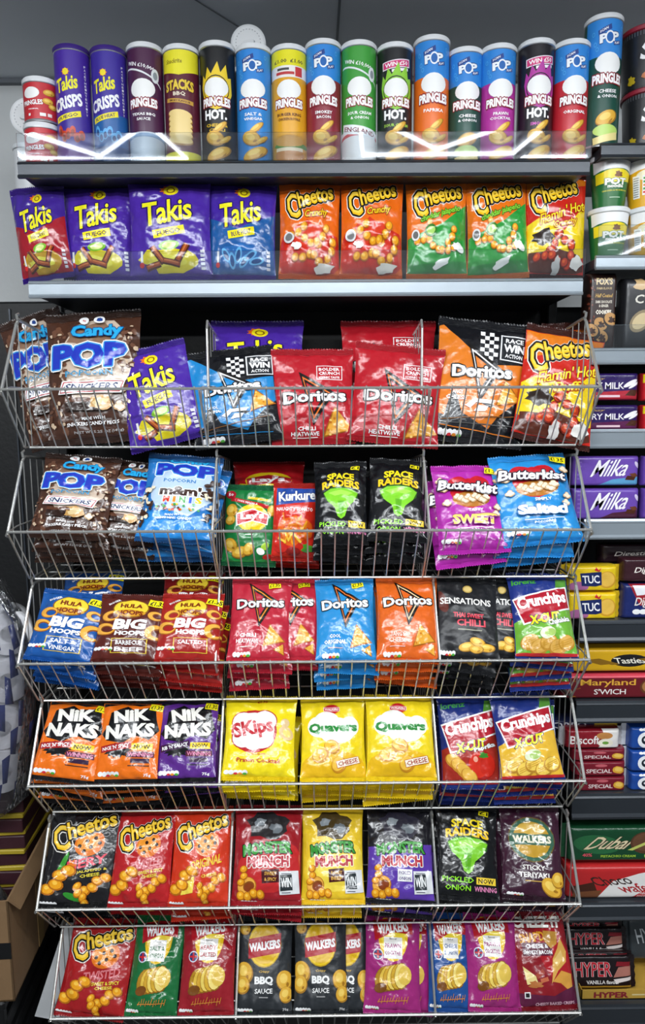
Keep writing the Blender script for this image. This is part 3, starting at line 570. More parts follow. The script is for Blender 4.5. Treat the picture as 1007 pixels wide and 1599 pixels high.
def d_skips():
    a = Art('#f2dc1c', seal='#e2c81a'); a.ell(42, 44, 33, 26, '#c22a2c')
    for x, y, rx, ry in ((42, 42, 31, 22), (26, 34, 17, 14), (56, 32, 19, 14), (28, 52, 18, 13), (54, 54, 18, 12), (42, 58, 14, 10)): a.ell(x, y, rx, ry, '#b8202a')
    for x, y, rx, ry in ((42, 42, 29.5, 20.6), (26, 34, 15.5, 12.6), (56, 32, 17.5, 12.6), (28, 52, 16.5, 11.6), (54, 54, 16.5, 10.6), (42, 58, 12.5, 8.6)): a.ell(x, y, rx, ry, '#f6f3ee')
    a.txt('SKips', 41, 42, 58, 23, '#c01c2a', r=12, b=3.2); a.ell(88, 46, 9, 9, '#e8c890', 30); a.ell(89, 46, 5, 5, '#f4e07a', 30); a.ell(86, 34, 6, 5, '#eacb98')
    a.txt('Prawn Cocktail', 50, 78, 60, 5.2, '#c0281e', r=-2, b=.8); a.rect(50, 71, 20, 1.4, '#d88a2a'); a.nutri(20, 91, 30); a.txt('£1.35', 52, 8, 14, 3, '#a01010', b=.3); return a
def d_quav():
    a = Art('#f0d420', seal='#e6c81e'); a.ell(50, 88, 54, 22, '#e9b81a'); a.ell(48, 17, 13, 7, '#d8a01c'); a.ell(48, 17, 11.5, 6, '#c8202a'); a.rect(48, 17, 25, 5, '#f4f4f4', 0); a.rect(48, 17, 24, 4.2, '#c8202a'); a.txt('WALKERS', 48, 17, 22, 2.8, '#fff', b=.5)
    for x, y, rx, ry in ((50, 40, 40, 13), (24, 38, 14, 12), (76, 38, 15, 12), (40, 32, 20, 12), (56, 48, 26, 10)): a.ell(x, y, rx, ry, '#f5f6f0')
    a.txt('Quavers', 50, 40, 76, 13, '#2f8a3e', [('#e4efdc', .8)], r=2, b=2.2)
    for x, y, r in ((30, 72, 20), (48, 62, -30), (58, 82, 60)): a.ell(x, y, 13, 8, '#c98a1c', r); a.ell(x-1, y-1, 11, 6.4, '#f2c044', r); a.ell(x+2, y+1, 5, 2.6, '#dd9c28', r)
    a.rect(72, 79, 36, 8, '#b84a1c', 14); a.rect(72, 79, 34.5, 7, '#fbf4e0', 14); a.txt('CHEESE', 72, 79, 31, 5, '#a8321c', r=14, b=1.0); return a
def d_cheetos(bg, word, wcol, sub, kind='', seal=None):
    a = Art(bg, seal=seal or bg); a.ell(60, 38, 21, 13, '#e8791e', 20); a.ell(58, 37, 16, 9, '#f29a34', 20)
    g = random.Random(2)
    for x, y in ((47, 41), (57, 36), (68, 33), (63, 42), (54, 46), (74, 38)): a.ell(x, y, 2.8, 2.0, '#2a1208', g.uniform(0, 90), 10)
    cheetos_logo(a, 50, 22, 90, 20, 17); a.txt(word, 60, 57, 54, 9, wcol, r=12, sh=.2, b=.8); a.txt(sub, 68, 65, 40, 3.6, '#f6e04a', r=8, b=.6); a.txt('CHEESE', 66, 69.5, 26, 3, '#f6e04a', r=8, b=.5)
    if kind == 'black': a.ell(26, 62, 4, 16, '#3f9c34', -20); a.ell(46, 90, 14, 3, '#2f8c2c', -20); a.star(40, 60, 8, 8, 6, '#e87a1c', .4)
    if kind == 'cheese': a.poly([(22, 74), (42, 68), (40, 86), (20, 88)], '#f4d850'); a.ell(30, 78, 2, 2, '#d8a828'); a.ell(36, 74, 2, 1.6, '#d8a828')
    a.puff(24, 74, 36, 13, 50, 4); a.puff(74, 78, 30, 9, 40, 4); a.puff(56, 88, 24, 8, -60, 4); a.nutri(14, 95, 22, 3); return a
def d_monster(bg, l1, l2, low=None, blob='#2a2a2e', wc='#3f9c3c', hl='#f2f0e8'):
    a = Art(bg, seal=bg); a.blot(50, 22, 30, 15, blob, .2, 18, seed=3); a.blot(38, 18, 8, 5, '#8a9298', .3, seed=4); a.blot(62, 24, 9, 5, '#6a7278', .3, seed=5)
    if not low: a.ell(56, 62, 50, 26, '#c42a2c' if bg == '#9c1c26' else '#f4d84a', 8); a.rect(56, 72, 26, 13, '#4a1418', 4)
    if low: a.poly([(0, 45), (100, 40), (100, 100), (0, 100)], low)
    a.txt('MONSTER', 50, 44, 74, 12, wc, [('#10140e', 1.5)], r=4, b=2.4, a=2); a.txt('MUNCH', 52, 58, 62, 11, '#b8283a', [(hl, 1.5)], r=2, b=2.2)
    (a.rect(56, 72, 22, 12, '#f4f4f4', 0) if low else 0); a.txt(l1, 56, 69.5, 18, 3.4, '#e8b04a' if not low else '#4a2a7a', b=.6); a.txt(l2, 56, 75, 18, 3.4, '#e8b04a' if not low else '#4a2a7a', b=.6)
    a.hoop(22, 82, 14, 9, 20, '#8a3c14'); a.puff(28, 90, 28, 8, 10, 4); a.puff(16, 72, 18, 7, 80, 3)
    a.rect(83, 78, 28, 22, '#e2e4e6', 3); a.rect(79, 78, 17, 15, '#2a3236', 3); a.txt('WIN', 79, 78, 15, 9, '#f2f4f4', r=3, b=.9); a.rect(79, 69.6, 14, .8, '#556'); a.rect(79, 87.4, 12, .8, '#556'); a.nutri(26, 96, 22, 3); return a
def d_walk_teri():
    a = Art('#3c1a2e', seal='#2c1522', mat='film'); a.ell(50, 38, 40, 24, '#6a5626'); a.ell(50, 38, 38, 22.6, '#3f6a52'); a.ell(50, 38, 32, 19, '#c89c34'); a.rect(50, 38, 76, 12, '#3d6650', 2); a.ell(50, 27, 24, 6, '#d9b04a'); a.txt('WALKERS', 50, 38, 66, 8, '#f1ead2', r=2, b=1.0)
    a.txt('STICKY', 50, 67, 38, 5, '#f4f0ea', b=.8); a.txt('TERIYAKI', 50, 74.5, 50, 5.4, '#f4f0ea', b=.9); a.rect(50, 80.5, 30, 1, '#c8a04c'); a.chip(78, 86, 18, 9, -30); a.chip(90, 78, 12, 8, 40); a.nutri(20, 94, 24, 3); return a
def w_logo(a, x, y, w):
    k = w/100; a.ell(x, y+12*k, 46*k, 42*k, '#efc31c'); a.ell(x, y+10*k, 38*k, 30*k, '#f6da3c'); P = [(-60, -16), (0, -28), (60, -18), (60, 12), (0, 6), (-58, 18)]
    a.poly([(p*k, q*k) for p, q in P], '#b81c28', x, y, 5); return a.txt('WALKERS', x, y-1.5*k, w*.94, 17*k, '#fff', r=7, b=1.0)
def d_walk(bg, l1, l2, tc):
    a = Art(bg, seal=bg); w_logo(a, 50, 17, 60); a.rect(50, 36, 34, 21, '#f1efea'); a.txt('flavour', 50, 27, 14, 2, '#666', b=.3); a.txt(l1, 50, 34, 30, 4.4, tc, b=.7); a.txt(l2, 50, 41, 30, 4.4, tc, b=.7)
    a.ell(22, 43, 9, 5.5, '#dcdcec'); a.ell(22, 43, 7.6, 4.4, '#28346e'); a.rect(22, 43, 14, 1.8, '#c8202a'); a.rect(22, 43, 3, 8, '#c8202a')
    a.fan(50, 64, 62, 26); [a.rect(26+i*5, 87-(i % 3)*.9-i*.15, 1.0, 4.4+(i*3) % 4, '#d98a3a', -28+(i*17) % 20) for i in range(11)]; a.rect(50, 86.6, 52, .7, '#d98a3a', 4); a.nutri(15, 94, 22, 3.4); return a
def d_bbq():
    a = Art('#2b2f33', seal='#24282c', mat='matte'); a.ell(50, 30, 31, 23, '#c8a018'); a.ell(50, 30, 29.5, 21.8, '#f0cb1e'); a.ell(50, 30, 27, 19.8, '#e0b41c'); a.poly([(20, 24), (80, 18), (80, 38), (20, 44)], '#b01c2a'); a.txt('WALKERS', 50, 31, 58, 9, '#fff', r=6, b=1.1)
    a.txt('Crispy', 50, 57, 20, 3, '#d9b04a', sh=.4, b=.3); a.txt('BBQ', 50, 66, 34, 9, '#f4f4f2', b=1.8); a.txt('SAUCE', 50, 76, 32, 5, '#f4f4f2', b=1.0); a.rect(50, 82, 16, 1, '#aaa')
    a.chip(14, 58, 15, 12, 60); a.chip(12, 70, 13, 9, 20); a.chip(88, 66, 14, 11, 70); a.chip(90, 80, 12, 8, 30); a.chip(14, 14, 10, 6, 0); a.nutri(18, 94, 26, 3.4); a.txt('70g', 88, 94, 10, 3, '#ccc', b=.4); return a
def d_cheez():
    a = Art('#8c1822', seal='#7a1420'); a.poly([(0, 82), (60, 86), (100, 76), (100, 100), (0, 100)], '#5c1c3c'); a.ell(70, 44, 26, 34, '#b01c26', 20)
    a.txt('CHEEZ IT', 50, 13, 84, 12, '#f4f0e8', [('#6a1018', 1)], r=-2, b=1.8); a.txt("SNAP'D", 36, 28, 44, 10, '#f2a82a', [('#7a1018', .8)], r=4, b=1.2); a.rect(42, 40, 52, 13, '#5c1832', -2)
    a.txt('CHEESE &', 42, 37, 40, 4.2, '#fff', r=-2, b=.7); a.txt('SMOKEY BACON', 42, 43, 50, 4.2, '#fff', r=-2, b=.7)
    a.poly([(58, 22), (84, 24), (78, 36), (66, 40), (56, 32)], '#c8923a'); a.poly([(86, 30), (94, 44), (90, 54), (72, 62), (58, 74), (62, 64), (66, 50), (78, 40)], '#dca850'); a.poly([(60, 72), (78, 62), (96, 66), (94, 78), (84, 80), (74, 74)], '#d89a40'); a.poly([(12, 56), (32, 66), (34, 72), (16, 74)], '#ecd890'); a.poly([(66, 52), (84, 42), (86, 50), (72, 58)], '#f0c878'); a.rect(40, 64, 16, 5, '#a8402c', 30); a.rect(46, 70, 14, 4, '#c86a48', 10); a.blot(30, 74, 12, 3.4, '#b87038', .3)
    a.txt('CHEESY BAKED CRISPS', 60, 93, 66, 3, '#e8b8c8', b=.4); a.rect(15, 84, 9, 6, '#eee'); a.rect(15, 84, 6, 4, '#222'); return a
# tubes: artwork 0..100 around the front half, 0..100 down
def d_tube(main, top=None, topw=None, l1='', l2='', food='chip', hot=False, tc='#fff', y0=0, panel=None, sub=None, pr='#b01c2a'):
    a = Art(main, mat='card'); o = 0
    if top:
        a.rect(50, 15, 100, 30, top)
        if topw == 'POP':
            a.rect(40, 9.5, 26, 4, '#27438c', 14); a.txt('SCAN', 38, 9.5, 16, 2, '#fff', r=14, b=.4); a.txt('P P', 50, 15.5, 40, 7, '#f2f6fa', [('#1d4a8a', 1.2)], r=4, b=1.6); a.ell(50, 15.5, 9, 5, '#f2f6fa'); a.ell(50, 15.5, 6.6, 3.7, '#1f63b0'); a.rect(66, 19.5, 16, 3, '#27438c', 8); a.txt('PLAY', 66, 19.5, 12, 1.8, '#fff', r=8, b=.4)
            for x, y in ((22, 20), (26, 24), (78, 8), (18, 12)): a.ell(x, y, 3, 1.8, '#5ab2ea'); a.ell(x, y, 2.2, 1.3, top)
    if topw == 'WIN':
        a.rect(50, 15, 62, 7, '#f0e8ee', 4); a.rect(50, 15, 58, 5.4, '#d63a78', 4); a.txt('WIN £50', 50, 15, 50, 3.8, '#fff', r=4, b=.9); a.rect(58, 20, 36, 2.4, '#f4f0f4', 4)
    if topw == '10K': a.txt('WIN £10,000', 46, 16, 62, 4, '#f4f4f4', r=-8, b=.8); a.ell(50, 26, 44, 5, '#e4e8ea', -14); a.ell(50, 27.2, 44, 4.6, main, -14); a.ell(78, 24, 9, 6, '#dfe4e8'); a.ell(78, 24, 5, 3.4, '#8a949c')
    if topw == 'PROMO':
        a.rect(50, 9, 100, 18, '#e8e01e'); a.rect(50, 20, 100, 10, '#ece8e4'); a.txt('£1.00  £1.00', 50, 11, 66, 3.4, '#2a2a2a', b=.5); a.rect(38, 18, 26, 2, '#444'); a.rect(42, 21.5, 40, 2.4, '#c0383a'); a.rect(72, 20, 16, 8, '#c83a3c')
    if hot: a.poly([(16, 34), (20, 24), (26, 28), (32, 18), (40, 24), (54, 14), (60, 23), (72, 16), (76, 27), (84, 26), (86, 40), (74, 50), (50, 54), (24, 50)], hot); a.ell(50, 37, 29, 12, main); a.ell(50, 37, 27, 11, hot)
    a.ell(50, 35.5, 27, 8.4, '#f4f4f2')
    a.txt('PRINGLES', 50, 47, 62, 7.6, '#fff', [('#8c1424', 1.6)], b=1.0, a=.8)
    if hot: a.txt('HOT.', 48, 58, 48, 8.5, '#fff', b=2.0)
    yl = 67 if hot else 57
    a.txt(l1, 50, yl, min(52, 5*len(l1)+6), 2.7, tc, b=.6); 
    if l2: a.txt(l2, 50, yl+4, min(48, 5*len(l2)+4), 2.4, tc, b=.5)
    if panel: a.rect(50, 86, 100, 28, panel[0]); a.ell(50, 80, 56, 7, panel[1]); a.ell(50, 84, 60, 8, panel[0])
    if food == 'chip': a.chip(56, 69, 17, 3, 24); a.chip(46, 78, 20, 6.5, -6); a.chip(68, 79, 14, 2.4, 20); a.chip(54, 91, 27, 5, 12)
    if food == 'burger': a.blot(50, 84, 34, 3.4, '#5c9a3c', .4, seed=2); a.ell(50, 80, 32, 5, '#e0a852'); a.ell(50, 92, 34, 6, '#c98a4a'); a.rect(50, 87, 60, 3, '#f2e2c0')
    if food == 'green': a.chip(50, 78, 22, 6, 10); a.ell(50, 88, 26, 5, '#b8d86a'); a.rect(50, 94, 50, 6, '#e8d890', 8)
    if sub: a.rect(50, 72, 80, 8, '#e6ecef', -6); a.txt(sub, 50, 72, 70, 4, '#7a2c3a', r=-6, b=.9)
    return a
def d_small_red():
    a = Art('#c42a34', mat='card'); a.ell(40, 30, 19, 14, '#f4f4f2'); a.txt('PRINGLES', 42, 54, 46, 12, '#fff', [('#9c1420', 1)], b=1.0, r=4); a.txt('ORIGINAL', 44, 70, 24, 3, '#fff', b=.5)
    a.chip(80, 28, 14, 8, 20); a.chip(76, 50, 12, 8, -10); a.chip(86, 62, 10, 7, 0); a.rect(64, 84, 12, 8, '#f4f4f4'); a.rect(78, 84, 9, 8, '#e8d8d8'); a.rect(36, 84, 5, 6, '#f4f4f4'); return a
def d_takis_tube(blue):
    a = Art('#46299a' if not blue else '#3c2c98', mat='card'); a.rect(50, 78, 100, 44, '#3f2a94' if not blue else '#1e5c9e')
    a.star(46, 20, 9, 3.6, 8, '#e8701c', .7); a.ell(46, 20, 6, 2.8, '#f0dc20'); a.txt('Takis', 46, 30, 48, 12, '#f0e826', r=8, sh=.1, b=1.2); a.txt('CRISPS', 46, 46, 64, 11, '#f4f4f6', r=8, b=1.6)
    a.rect(46, 58, 56, 5, '#f0e020', 8); a.txt('BLUE HEAT' if blue else 'FUEGO', 46, 58, 44, 3, '#2a1a5a', r=8, b=.6)
    for i in range(6):
        c = ('#5aa8e0', '#1c4a86') if blue else ('#c8401c', '#8c2a14'); a.ell(28+i*9, 70+(i*5) % 7, 6, 5, c[0], 30-i*25); a.ell(28+i*9, 71+(i*5) % 7, 3.6, 3, c[1], 30-i*25)
    [a.txt(ch, 86, 14+i*2.75, 4.4, 1.8, '#e8e8f0', b=.2) for i, ch in enumerate('FACETHEINTENSITY')]
    a.rect(50, 90, 100, 12, '#6a3a8c' if not blue else '#2c4c80'); a.txt('90g', 30, 94, 14, 2.6, '#fff', b=.4); return a
def d_stacks():
    a = Art('#5c1c30', mat='card'); a.rect(50, 8, 100, 20, '#ece22c'); a.poly([(0, 18), (50, 23), (100, 18), (100, 16), (0, 16)], '#ece22c'); a.txt('Snackrite', 40, 11, 36, 4, '#8a7a14', sh=.3, b=.4)
    a.txt('STACKS', 50, 31, 64, 9, '#e8c83a', [('#3a0c18', 1)], b=1.6, a=1.5); a.txt('BBQ', 50, 39, 26, 4, '#f2e8d0', b=.8); a.rect(50, 45, 60, 3.4, '#c89a3c', -4); a.txt('SMOKY FLAVOUR', 50, 45, 46, 1.8, '#3a0c18', r=-4, b=.3)
    for i in range(6): a.ell(50, 57+i*4.4, 27, 4.6, '#a8782c', -4); a.ell(50, 56.2+i*4.4, 25.5, 3.8, '#ecd088', -4)
    a.rect(50, 95, 100, 12, '#e8e22a'); return a
# ------------------------------------------------------------------ the room
def struct(name, mb, m): return tag(mb.build(name, M[m]), kind='structure')
struct('floor', MB().box(-2.6, -4.2, -.05, 2.6, .8, 0), 'floor')
struct('ceiling', MB().box(-2.6, -4.2, CEIL, 2.6, .8, CEIL+.05), 'ceil')
struct('wall_back', MB().box(-2.6, .71, 0, 2.6, .78, CEIL), 'wall')
struct('trim_1', MB().box(-2.6, .69, CEIL-.012, 2.6, .71, CEIL), 'seam')
sm = MB()
for x0, y0, x1, y1 in ((.085, .70, .115, -3.2), (-.62, -.2, -.16, .42)):
    dx = .003; sm.prism([(x0-dx, y0), (x0+dx, y0), (x1+dx, y1), (x1-dx, y1)], 'z', CEIL-.0015, CEIL+.001)
struct('trim_2', sm, 'seam')
struct('trim_3', MB().box(1.02, -1.2, CEIL-.09, 1.05, .71, CEIL), 'ceil')
# ceiling lights: slim tubes in a zigzag, then unseen battens added for the fill light
SEG = [[(-1.03, -.66), (-1.03, -.94), (-.44, -.96), (-.50, -.66)], [(-.93, -.70), (-.745, -.93), (-.56, -.70)], [(-.42, -1.02), (.16, -1.0), (.16, -1.30)],
       [(.17, -.62), (.20, -.93), (.74, -.92), (.80, -.55)], [(.28, -.68), (.46, -.88), (.64, -.68)], [(1.2, -.96), (.79, -.96), (.72, -1.5)], [(1.75, -2.09), (1.57, -2.41), (1.42, -2.02)], [(1.86, -2.33), (1.85, -2.72)]]
LLB = ['bright zigzag tube light above the left end of the display', 'small V-shaped tube light above the left of the display', 'hooked tube light over the middle of the display', 'bright zigzag tube light over the right half of the display', 'small V-shaped tube light over the right half of the display', 'angled tube light at the right end of the display', 'angled tube light further into the shop on the right', 'short straight tube light furthest into the shop on the right']
for i, sg in enumerate(SEG):
    o = empty('ceiling_light', Matrix.Translation((sg[0][0], sg[0][1], CEIL-.03)))
    q = [(x-sg[0][0], y-sg[0][1], 0) for x, y in sg]
    MB().tube(q, .007, 8).build('light_tube', M['led'], o)
    MB().tube([(x, y, .018) for x, y, z in q], .012, 4).build('housing', M['white'], o)
    tag(o, LLB[i], 'light', 'ceiling tube lights')
BLB = ['nearest left', 'nearest right', 'middle', 'outer left', 'outer right', 'far left', 'far right']
for (x, y, w), bl in zip(FILL_LAMPS, BLB):
    o = empty('fill_batten', Matrix.Translation((x, y, CEIL-.03)))
    MB().box(-w/2, -.05, -.015, w/2, .05, .03, .004).build('housing', M['white'], o)
    tag(o, f'long slim white ceiling batten added unseen for fill light, {bl} one', 'light', 'added fill battens')
# ------------------------------------------------------------------ shelving
ZC = 2.003
def shelf_panels():
    struct('wall_1', MB().box(-.64, .46, 0, 1.9, .48, 1.975), 'black')
    for nm, x in (('trim_4', -.645), ('trim_5', .640)): struct(nm, MB().box(x-.012, .40, 0, x+.012, .458, 1.965 if x < 0 else 2.26, .003), 'black')
shelf_panels()
o = empty('black_cabinet', Matrix.Translation((-1.2, .49, 0)))
MB().box(-.6, 0, 0, .545, .2, ZC, .006).build('carcass', M['black'], o)
MB().box(.40, -.006, .02, .404, .0, ZC-.02).box(-.1, -.006, .02, -.096, 0, ZC-.02).build('door_gap', M['shelf'], o)
tag(o, 'tall black cabinet against the white wall left of the baskets', 'cabinet')
def shelf(x0, x1, zt, zb, sm_, ztop, label, riser=None, y=.148, back=.455):
    o = empty('display_shelf', Matrix.Translation(((x0+x1)/2, y, ztop))); w = (x1-x0)/2; h0 = zt-ztop; h1 = zb-ztop
    MB().box(-w+.004, .012, -.024, w-.004, back-y, 0, .002).build('shelf_board', M['shelf'], o)
    k = h0-h1
    MB().prism([(.011, h0), (.004, h0), (.002, h0-.1*k), (-.001, h0-.16*k), (.001, h0-.2*k), (.001, h1+.22*k), (-.003, h1+.1*k), (-.001, h1), (.006, h1), (.011, h1+.2*k)], 'x', -w, w).build('ticket_strip', M[sm_], o)
    if riser:
        r = MB().box(-w+.002, -.001, h0, w+.002, .0015, h0+riser, .0005).build('clear_riser', M['acrylic'], o)
    return tag(o, label, 'shelf')
zy = lambda py, px=480: float(hity(px, py, .148)[2])
XL1, XR1 = float(hity(27, 262, .148)[0]), float(hity(921, 262, .148)[0])
ZS1, ZS2 = zy(250)-.004, zy(437)-.004
shelf(XL1, XR1, zy(249), zy(276), 'strip_dark', ZS1, 'top grey shelf carrying the row of tall crisp tubes', zy(206)-zy(249))
shelf(XL1+.008, XR1-.004, zy(436), zy(463), 'strip', ZS2, 'second shelf with pale silver edge under the purple and orange bags', zy(391)-zy(436))
RB = [(222, 246, 'strip_dark', 'dark-edged right-hand shelf under the black red-lidded tubs', 0), (398, 421, 'strip', 'right-hand shelf with pale edge under the noodle pots', 47), (543, 569, 'strip', 'right-hand shelf with pale edge under the dark cookie packs', 36),
      (670, 700, 'strip', 'right-hand shelf with pale edge under the dark purple chocolate bars', 0), (811, 842, 'strip', 'right-hand shelf with pale edge under the lilac chocolate bars', 0), (969, 1003, 'strip_dark', 'right-hand dark-edged shelf under the yellow cracker packs', 0),
      (1095, 1129, 'strip_dark', 'right-hand dark-edged shelf under the long red biscuit box', 0), (1240, 1279, 'strip_dark', 'right-hand dark-edged shelf under the dark red biscuit packs', 0), (1411, 1438, 'strip_dark', 'right-hand dark-edged shelf under the red and white wafer box', 0), (1570, 1606, 'strip_dark', 'lowest right-hand dark shelf under the black wafer packs', 0)]
ZR = []
for t, b, m, lb, rz in RB:
    zt, zb = zy(t, 960), zy(b, 960); ZR.append(zt-.003)
    shelf(.652, 1.55, zt, zb, m, zt-.003, lb, (zy(t-rz, 960)-zt) if rz else None)
# ------------------------------------------------------------------ wire baskets
RIMS = [(2, 608, 938, 604), (12, 831, 923, 827), (28, 1037, 920, 1030), (44, 1228, 913, 1219), (57, 1421, 906, 1411), (79, 1591, 906, 1581)]
DIV = [(311, 672), (331, 671), (336, 687), (342, 685), (357, 684), (368, 680)]
ZRIM = []
ORD = ['top', 'second', 'third', 'fourth', 'fifth', 'bottom']
for r, (a, b, c, d) in enumerate(RIMS):
    Lp, Rp = hity(a, b, 0), hity(c, d, 0); zr = float((Lp[2]+Rp[2])/2); ZRIM.append(zr); zc = zr
    xc = float((Lp[0]+Rp[0])/2); w = float((Rp[0]-Lp[0])/2)
    o = empty('wire_basket', Matrix.Translation((xc, .1, zr-.13)))
    dz = float(Rp[2]-Lp[2])/2; Z0 = .13; Y0 = -.1
    def zat(x): return Z0+dz*x/w
    m = MB(); m.tube([(-w-.004, Y0+.012, zat(-w)-.012), (-w-.004, Y0+.003, zat(-w)-.008), (-w, Y0, zat(-w)), (w, Y0, zat(w)), (w+.004, Y0+.003, zat(w)-.008), (w+.004, Y0+.012, zat(w)-.012)], .0034, 8); m.build('rim', M['chrome'], o)
    BH, BY, UH, UY, BK = (.1245 if r < 3 else .119), .0977, .150, .104, .33
    m = MB(); n = 42; wi = w-.012; m.tube([(-wi, Y0+BY, zat(-w)-BH), (wi, Y0+BY, zat(w)-BH)], .0026, 6)
    for i in range(n):
        x = -wi+2*wi*i/(n-1); m.tube([(x, Y0-.001, zat(x)+.0045), (x, Y0+.003, zat(x)-.006), (x, Y0+BY+.002, zat(x)-BH-.001), (x, Y0+BY+.008, zat(x)-BH)], .0016, 5)
    m.build('front_grid', M['chrome'], o)
    m = MB()
    for i in range(n): x = -wi+2*wi*i/(n-1); m.tube([(x, Y0+BY+.008, zat(x)-BH), (x, Y0+BK, zat(x)-BH+.002)], .00135, 4)
    for y in (.18, .26, BK): m.tube([(-wi, Y0+y, zat(-w)-BH-.003), (wi, Y0+y, zat(w)-BH-.003)], .002, 5)
    m.build('floor_grid', M['chrome'], o)
    m = MB()
    for i in range(22): x = -wi+2*wi*i/21; m.tube([(x, Y0+BK, zat(x)-BH), (x, Y0+BK, zat(x)-.02)], .0013, 4)
    m.tube([(-wi, Y0+BK, zat(-w)-.02), (wi, Y0+BK, zat(w)-.02)], .002, 5); m.build('back_grid', M['chrome'], o)
    def side(x, name, big):
        m = MB(); z = zat(x); rr = .0034 if big else .003
        low = r == 0 and not big
        m.tube([(x, Y0+.125, z-.002), (x, Y0+.13, z+UH*.9)] if low else [(x, Y0, z-.002), (x, Y0+UY*.93, z+UH*.95)], rr, 7)
        m.tube([(x, Y0+(.13 if low else UY*.93), z+UH*(.9 if low else .95)), (x, Y0+UY+(.036 if low else .006), z+UH+.003), (x, Y0+UY+.045, z+UH), (x, Y0+BK, z+UH-.02)], rr, 7)
        m.tube([(x, Y0, z-.004), (x, Y0+BY-.004, z-BH+.004), (x, Y0+BY+.004, z-BH), (x, Y0+BK, z-BH)], .0026, 6)
        m.tube([(x, Y0+.002, z), (x, Y0+.05, z+.006), (x, Y0+BK, z+.006)], .0018, 5)
        k = 9
        for i in range(k):
            y = .028+(BK-.028)*i/(k-1); lo = -BH*y/BY if y < BY else -BH; hi = UH*y/UY if y < UY else UH-.02*(y-UY)/(BK-UY); hi = 0 if low and y < .13 else hi; m.tube([(x, Y0+y, z+lo), (x, Y0+y, z+hi)], .0013, 4)
        if not low: m.tube([(x, Y0+UY, z+UH+.003), (x, Y0+UY-.004, z+UH+.013), (x, Y0+UY+.008, z+UH+.016)], .003, 6)
        return m.build(name, M['chrome'], o)
    side(-w, 'side_panel', True); side(w, 'side_panel', True)
    for dx in DIV[r]:
        X = float(hity(dx, (b+d)/2, 0)[0])-xc; side(X, 'divider', False)
    tag(o, f'{ORD[r]} chrome wire basket of the six stacked baskets' if r in (0, 5) else f'{ORD[r]} chrome wire basket counting down the six stacked baskets', 'basket', None)
# ------------------------------------------------------------------ crisp tubes on the top shelf
def tube_at(art, px, top, wpx, H, label, lid='white', zb=ZS1, R=.0385, group='crisp tubes on the top shelf', yforce=None, rot=0):
    zt = zb+H+.004; d = ray(px, top+4); P = hitz(px, top+4, zt); y = min(max(float(P[1]), .197), .42) if yforce is None else yforce
    if yforce is None: H = float(hity(px, top+3, y)[2])-zb-.006
    P = hity(px, (top+245)/2 if zb == ZS1 else top+60, y); X = float(P[0])
    mw = Matrix.Translation((X, y, zb)) @ Matrix.Rotation(math.radians(rot), 4, 'Z')
    return tag(tube_can(art, R, H, mw, lid), label, 'crisp tube', group)
TW, TG = '#2f7fce', 'P'
tubes = [
 (lambda: d_takis_tube(False), 116, 80, 'purple crisp tube with purple lid and orange-red chips print, nearer the red tubs', 'purple'),
 (lambda: d_takis_tube(True), 173, 82, 'purple and blue crisp tube with purple lid reading BLUE HEAT', 'purple'),
 (lambda: d_tube('#4a1f44', None, '10K', 'TEXAS BBQ', 'SAUCE', None, panel=('#c8d4e0', '#7fa0c4'), sub=None), 229, 77, 'dark plum crisp tube with white swoosh and pale lower band', 'white'),
 (lambda: d_stacks(), 285, 80, 'maroon crisp tube with yellow top reading STACKS', 'white'),
 (lambda: d_tube('#15171a', None, None, 'CHEESE &', 'CHILLI', hot='#f0cf2c', tc='#e8c020'), 341, 75, 'black crisp tube with yellow flame panel reading HOT', 'white'),
 (lambda: d_tube('#2b86d2', '#2f86d6', 'POP', 'SALT &', 'VINEGAR'), 397, 79, 'all blue crisp tube with a salt and vinegar print', 'white'),
 (lambda: d_tube('#e2a41e', None, 'PROMO', 'BURGER KING', 'CHICKEN ROYALE', 'burger', tc='#5a2410'), 452, 80, 'golden yellow crisp tube with a burger print', 'white'),
 (lambda: d_tube('#8a2434', '#2f86d6', 'POP', 'SMOKEY', 'BACON'), 505, 72, 'maroon crisp tube with blue top band in the middle of the row', 'white'),
 (lambda: d_tube('#3f9c3c', None, '10K', 'SOUR CREAM', '& ONION', None, panel=('#f0f0f0', '#c8202a'), sub='ENGLAND'), 560, 74, 'bright green crisp tube with red and white swoosh', 'white'),
 (lambda: d_tube('#1d1f22', None, 'WIN', 'SOUR CREAM', '', hot='#8fce3c', tc='#a8dc4c'), 616, 77, 'black crisp tube with green flame panel reading HOT', 'white'),
 (lambda: d_tube('#ea6f1c', '#2f86d6', 'POP', 'PAPRIKA', ''), 673, 66, 'orange crisp tube with blue top band', 'white'),
 (lambda: d_tube('#12493c', '#2f86d6', 'POP', 'CHEESE', '& ONION', 'green'), 725, 84, 'dark green crisp tube with blue top band, lowest lid of the row', 'white'),
 (lambda: d_tube('#b4309a', '#2f86d6', 'POP', 'PRAWN', 'COCKTAIL'), 776, 79, 'magenta crisp tube with blue top band', 'white'),
 (lambda: d_tube('#1c1a20', None, 'WIN', 'SMOKEY', '', hot='#b43a9e', tc='#d860c0'), 835, 71, 'black crisp tube with purple flame panel reading HOT', 'white'),
 (lambda: d_tube('#c22230', '#2f86d6', 'POP', 'ORIGINAL', ''), 889, 72, 'red crisp tube with blue top band at the right end of the row', 'white')]
for fn, px, top, lb, lid in tubes: tube_at(fn(), px, top, 55, .235, lb, lid)
tube_at(d_tube('#12493c', '#2f86d6', 'POP', 'CHEESE', '& ONION', 'green'), 941, 20, 58, .262, 'tall dark green crisp tube with blue top on the right-hand shelf', zb=ZR[0], R=.0395, group='crisp tubes on the right-hand shelf', yforce=.20)
SR = d_small_red
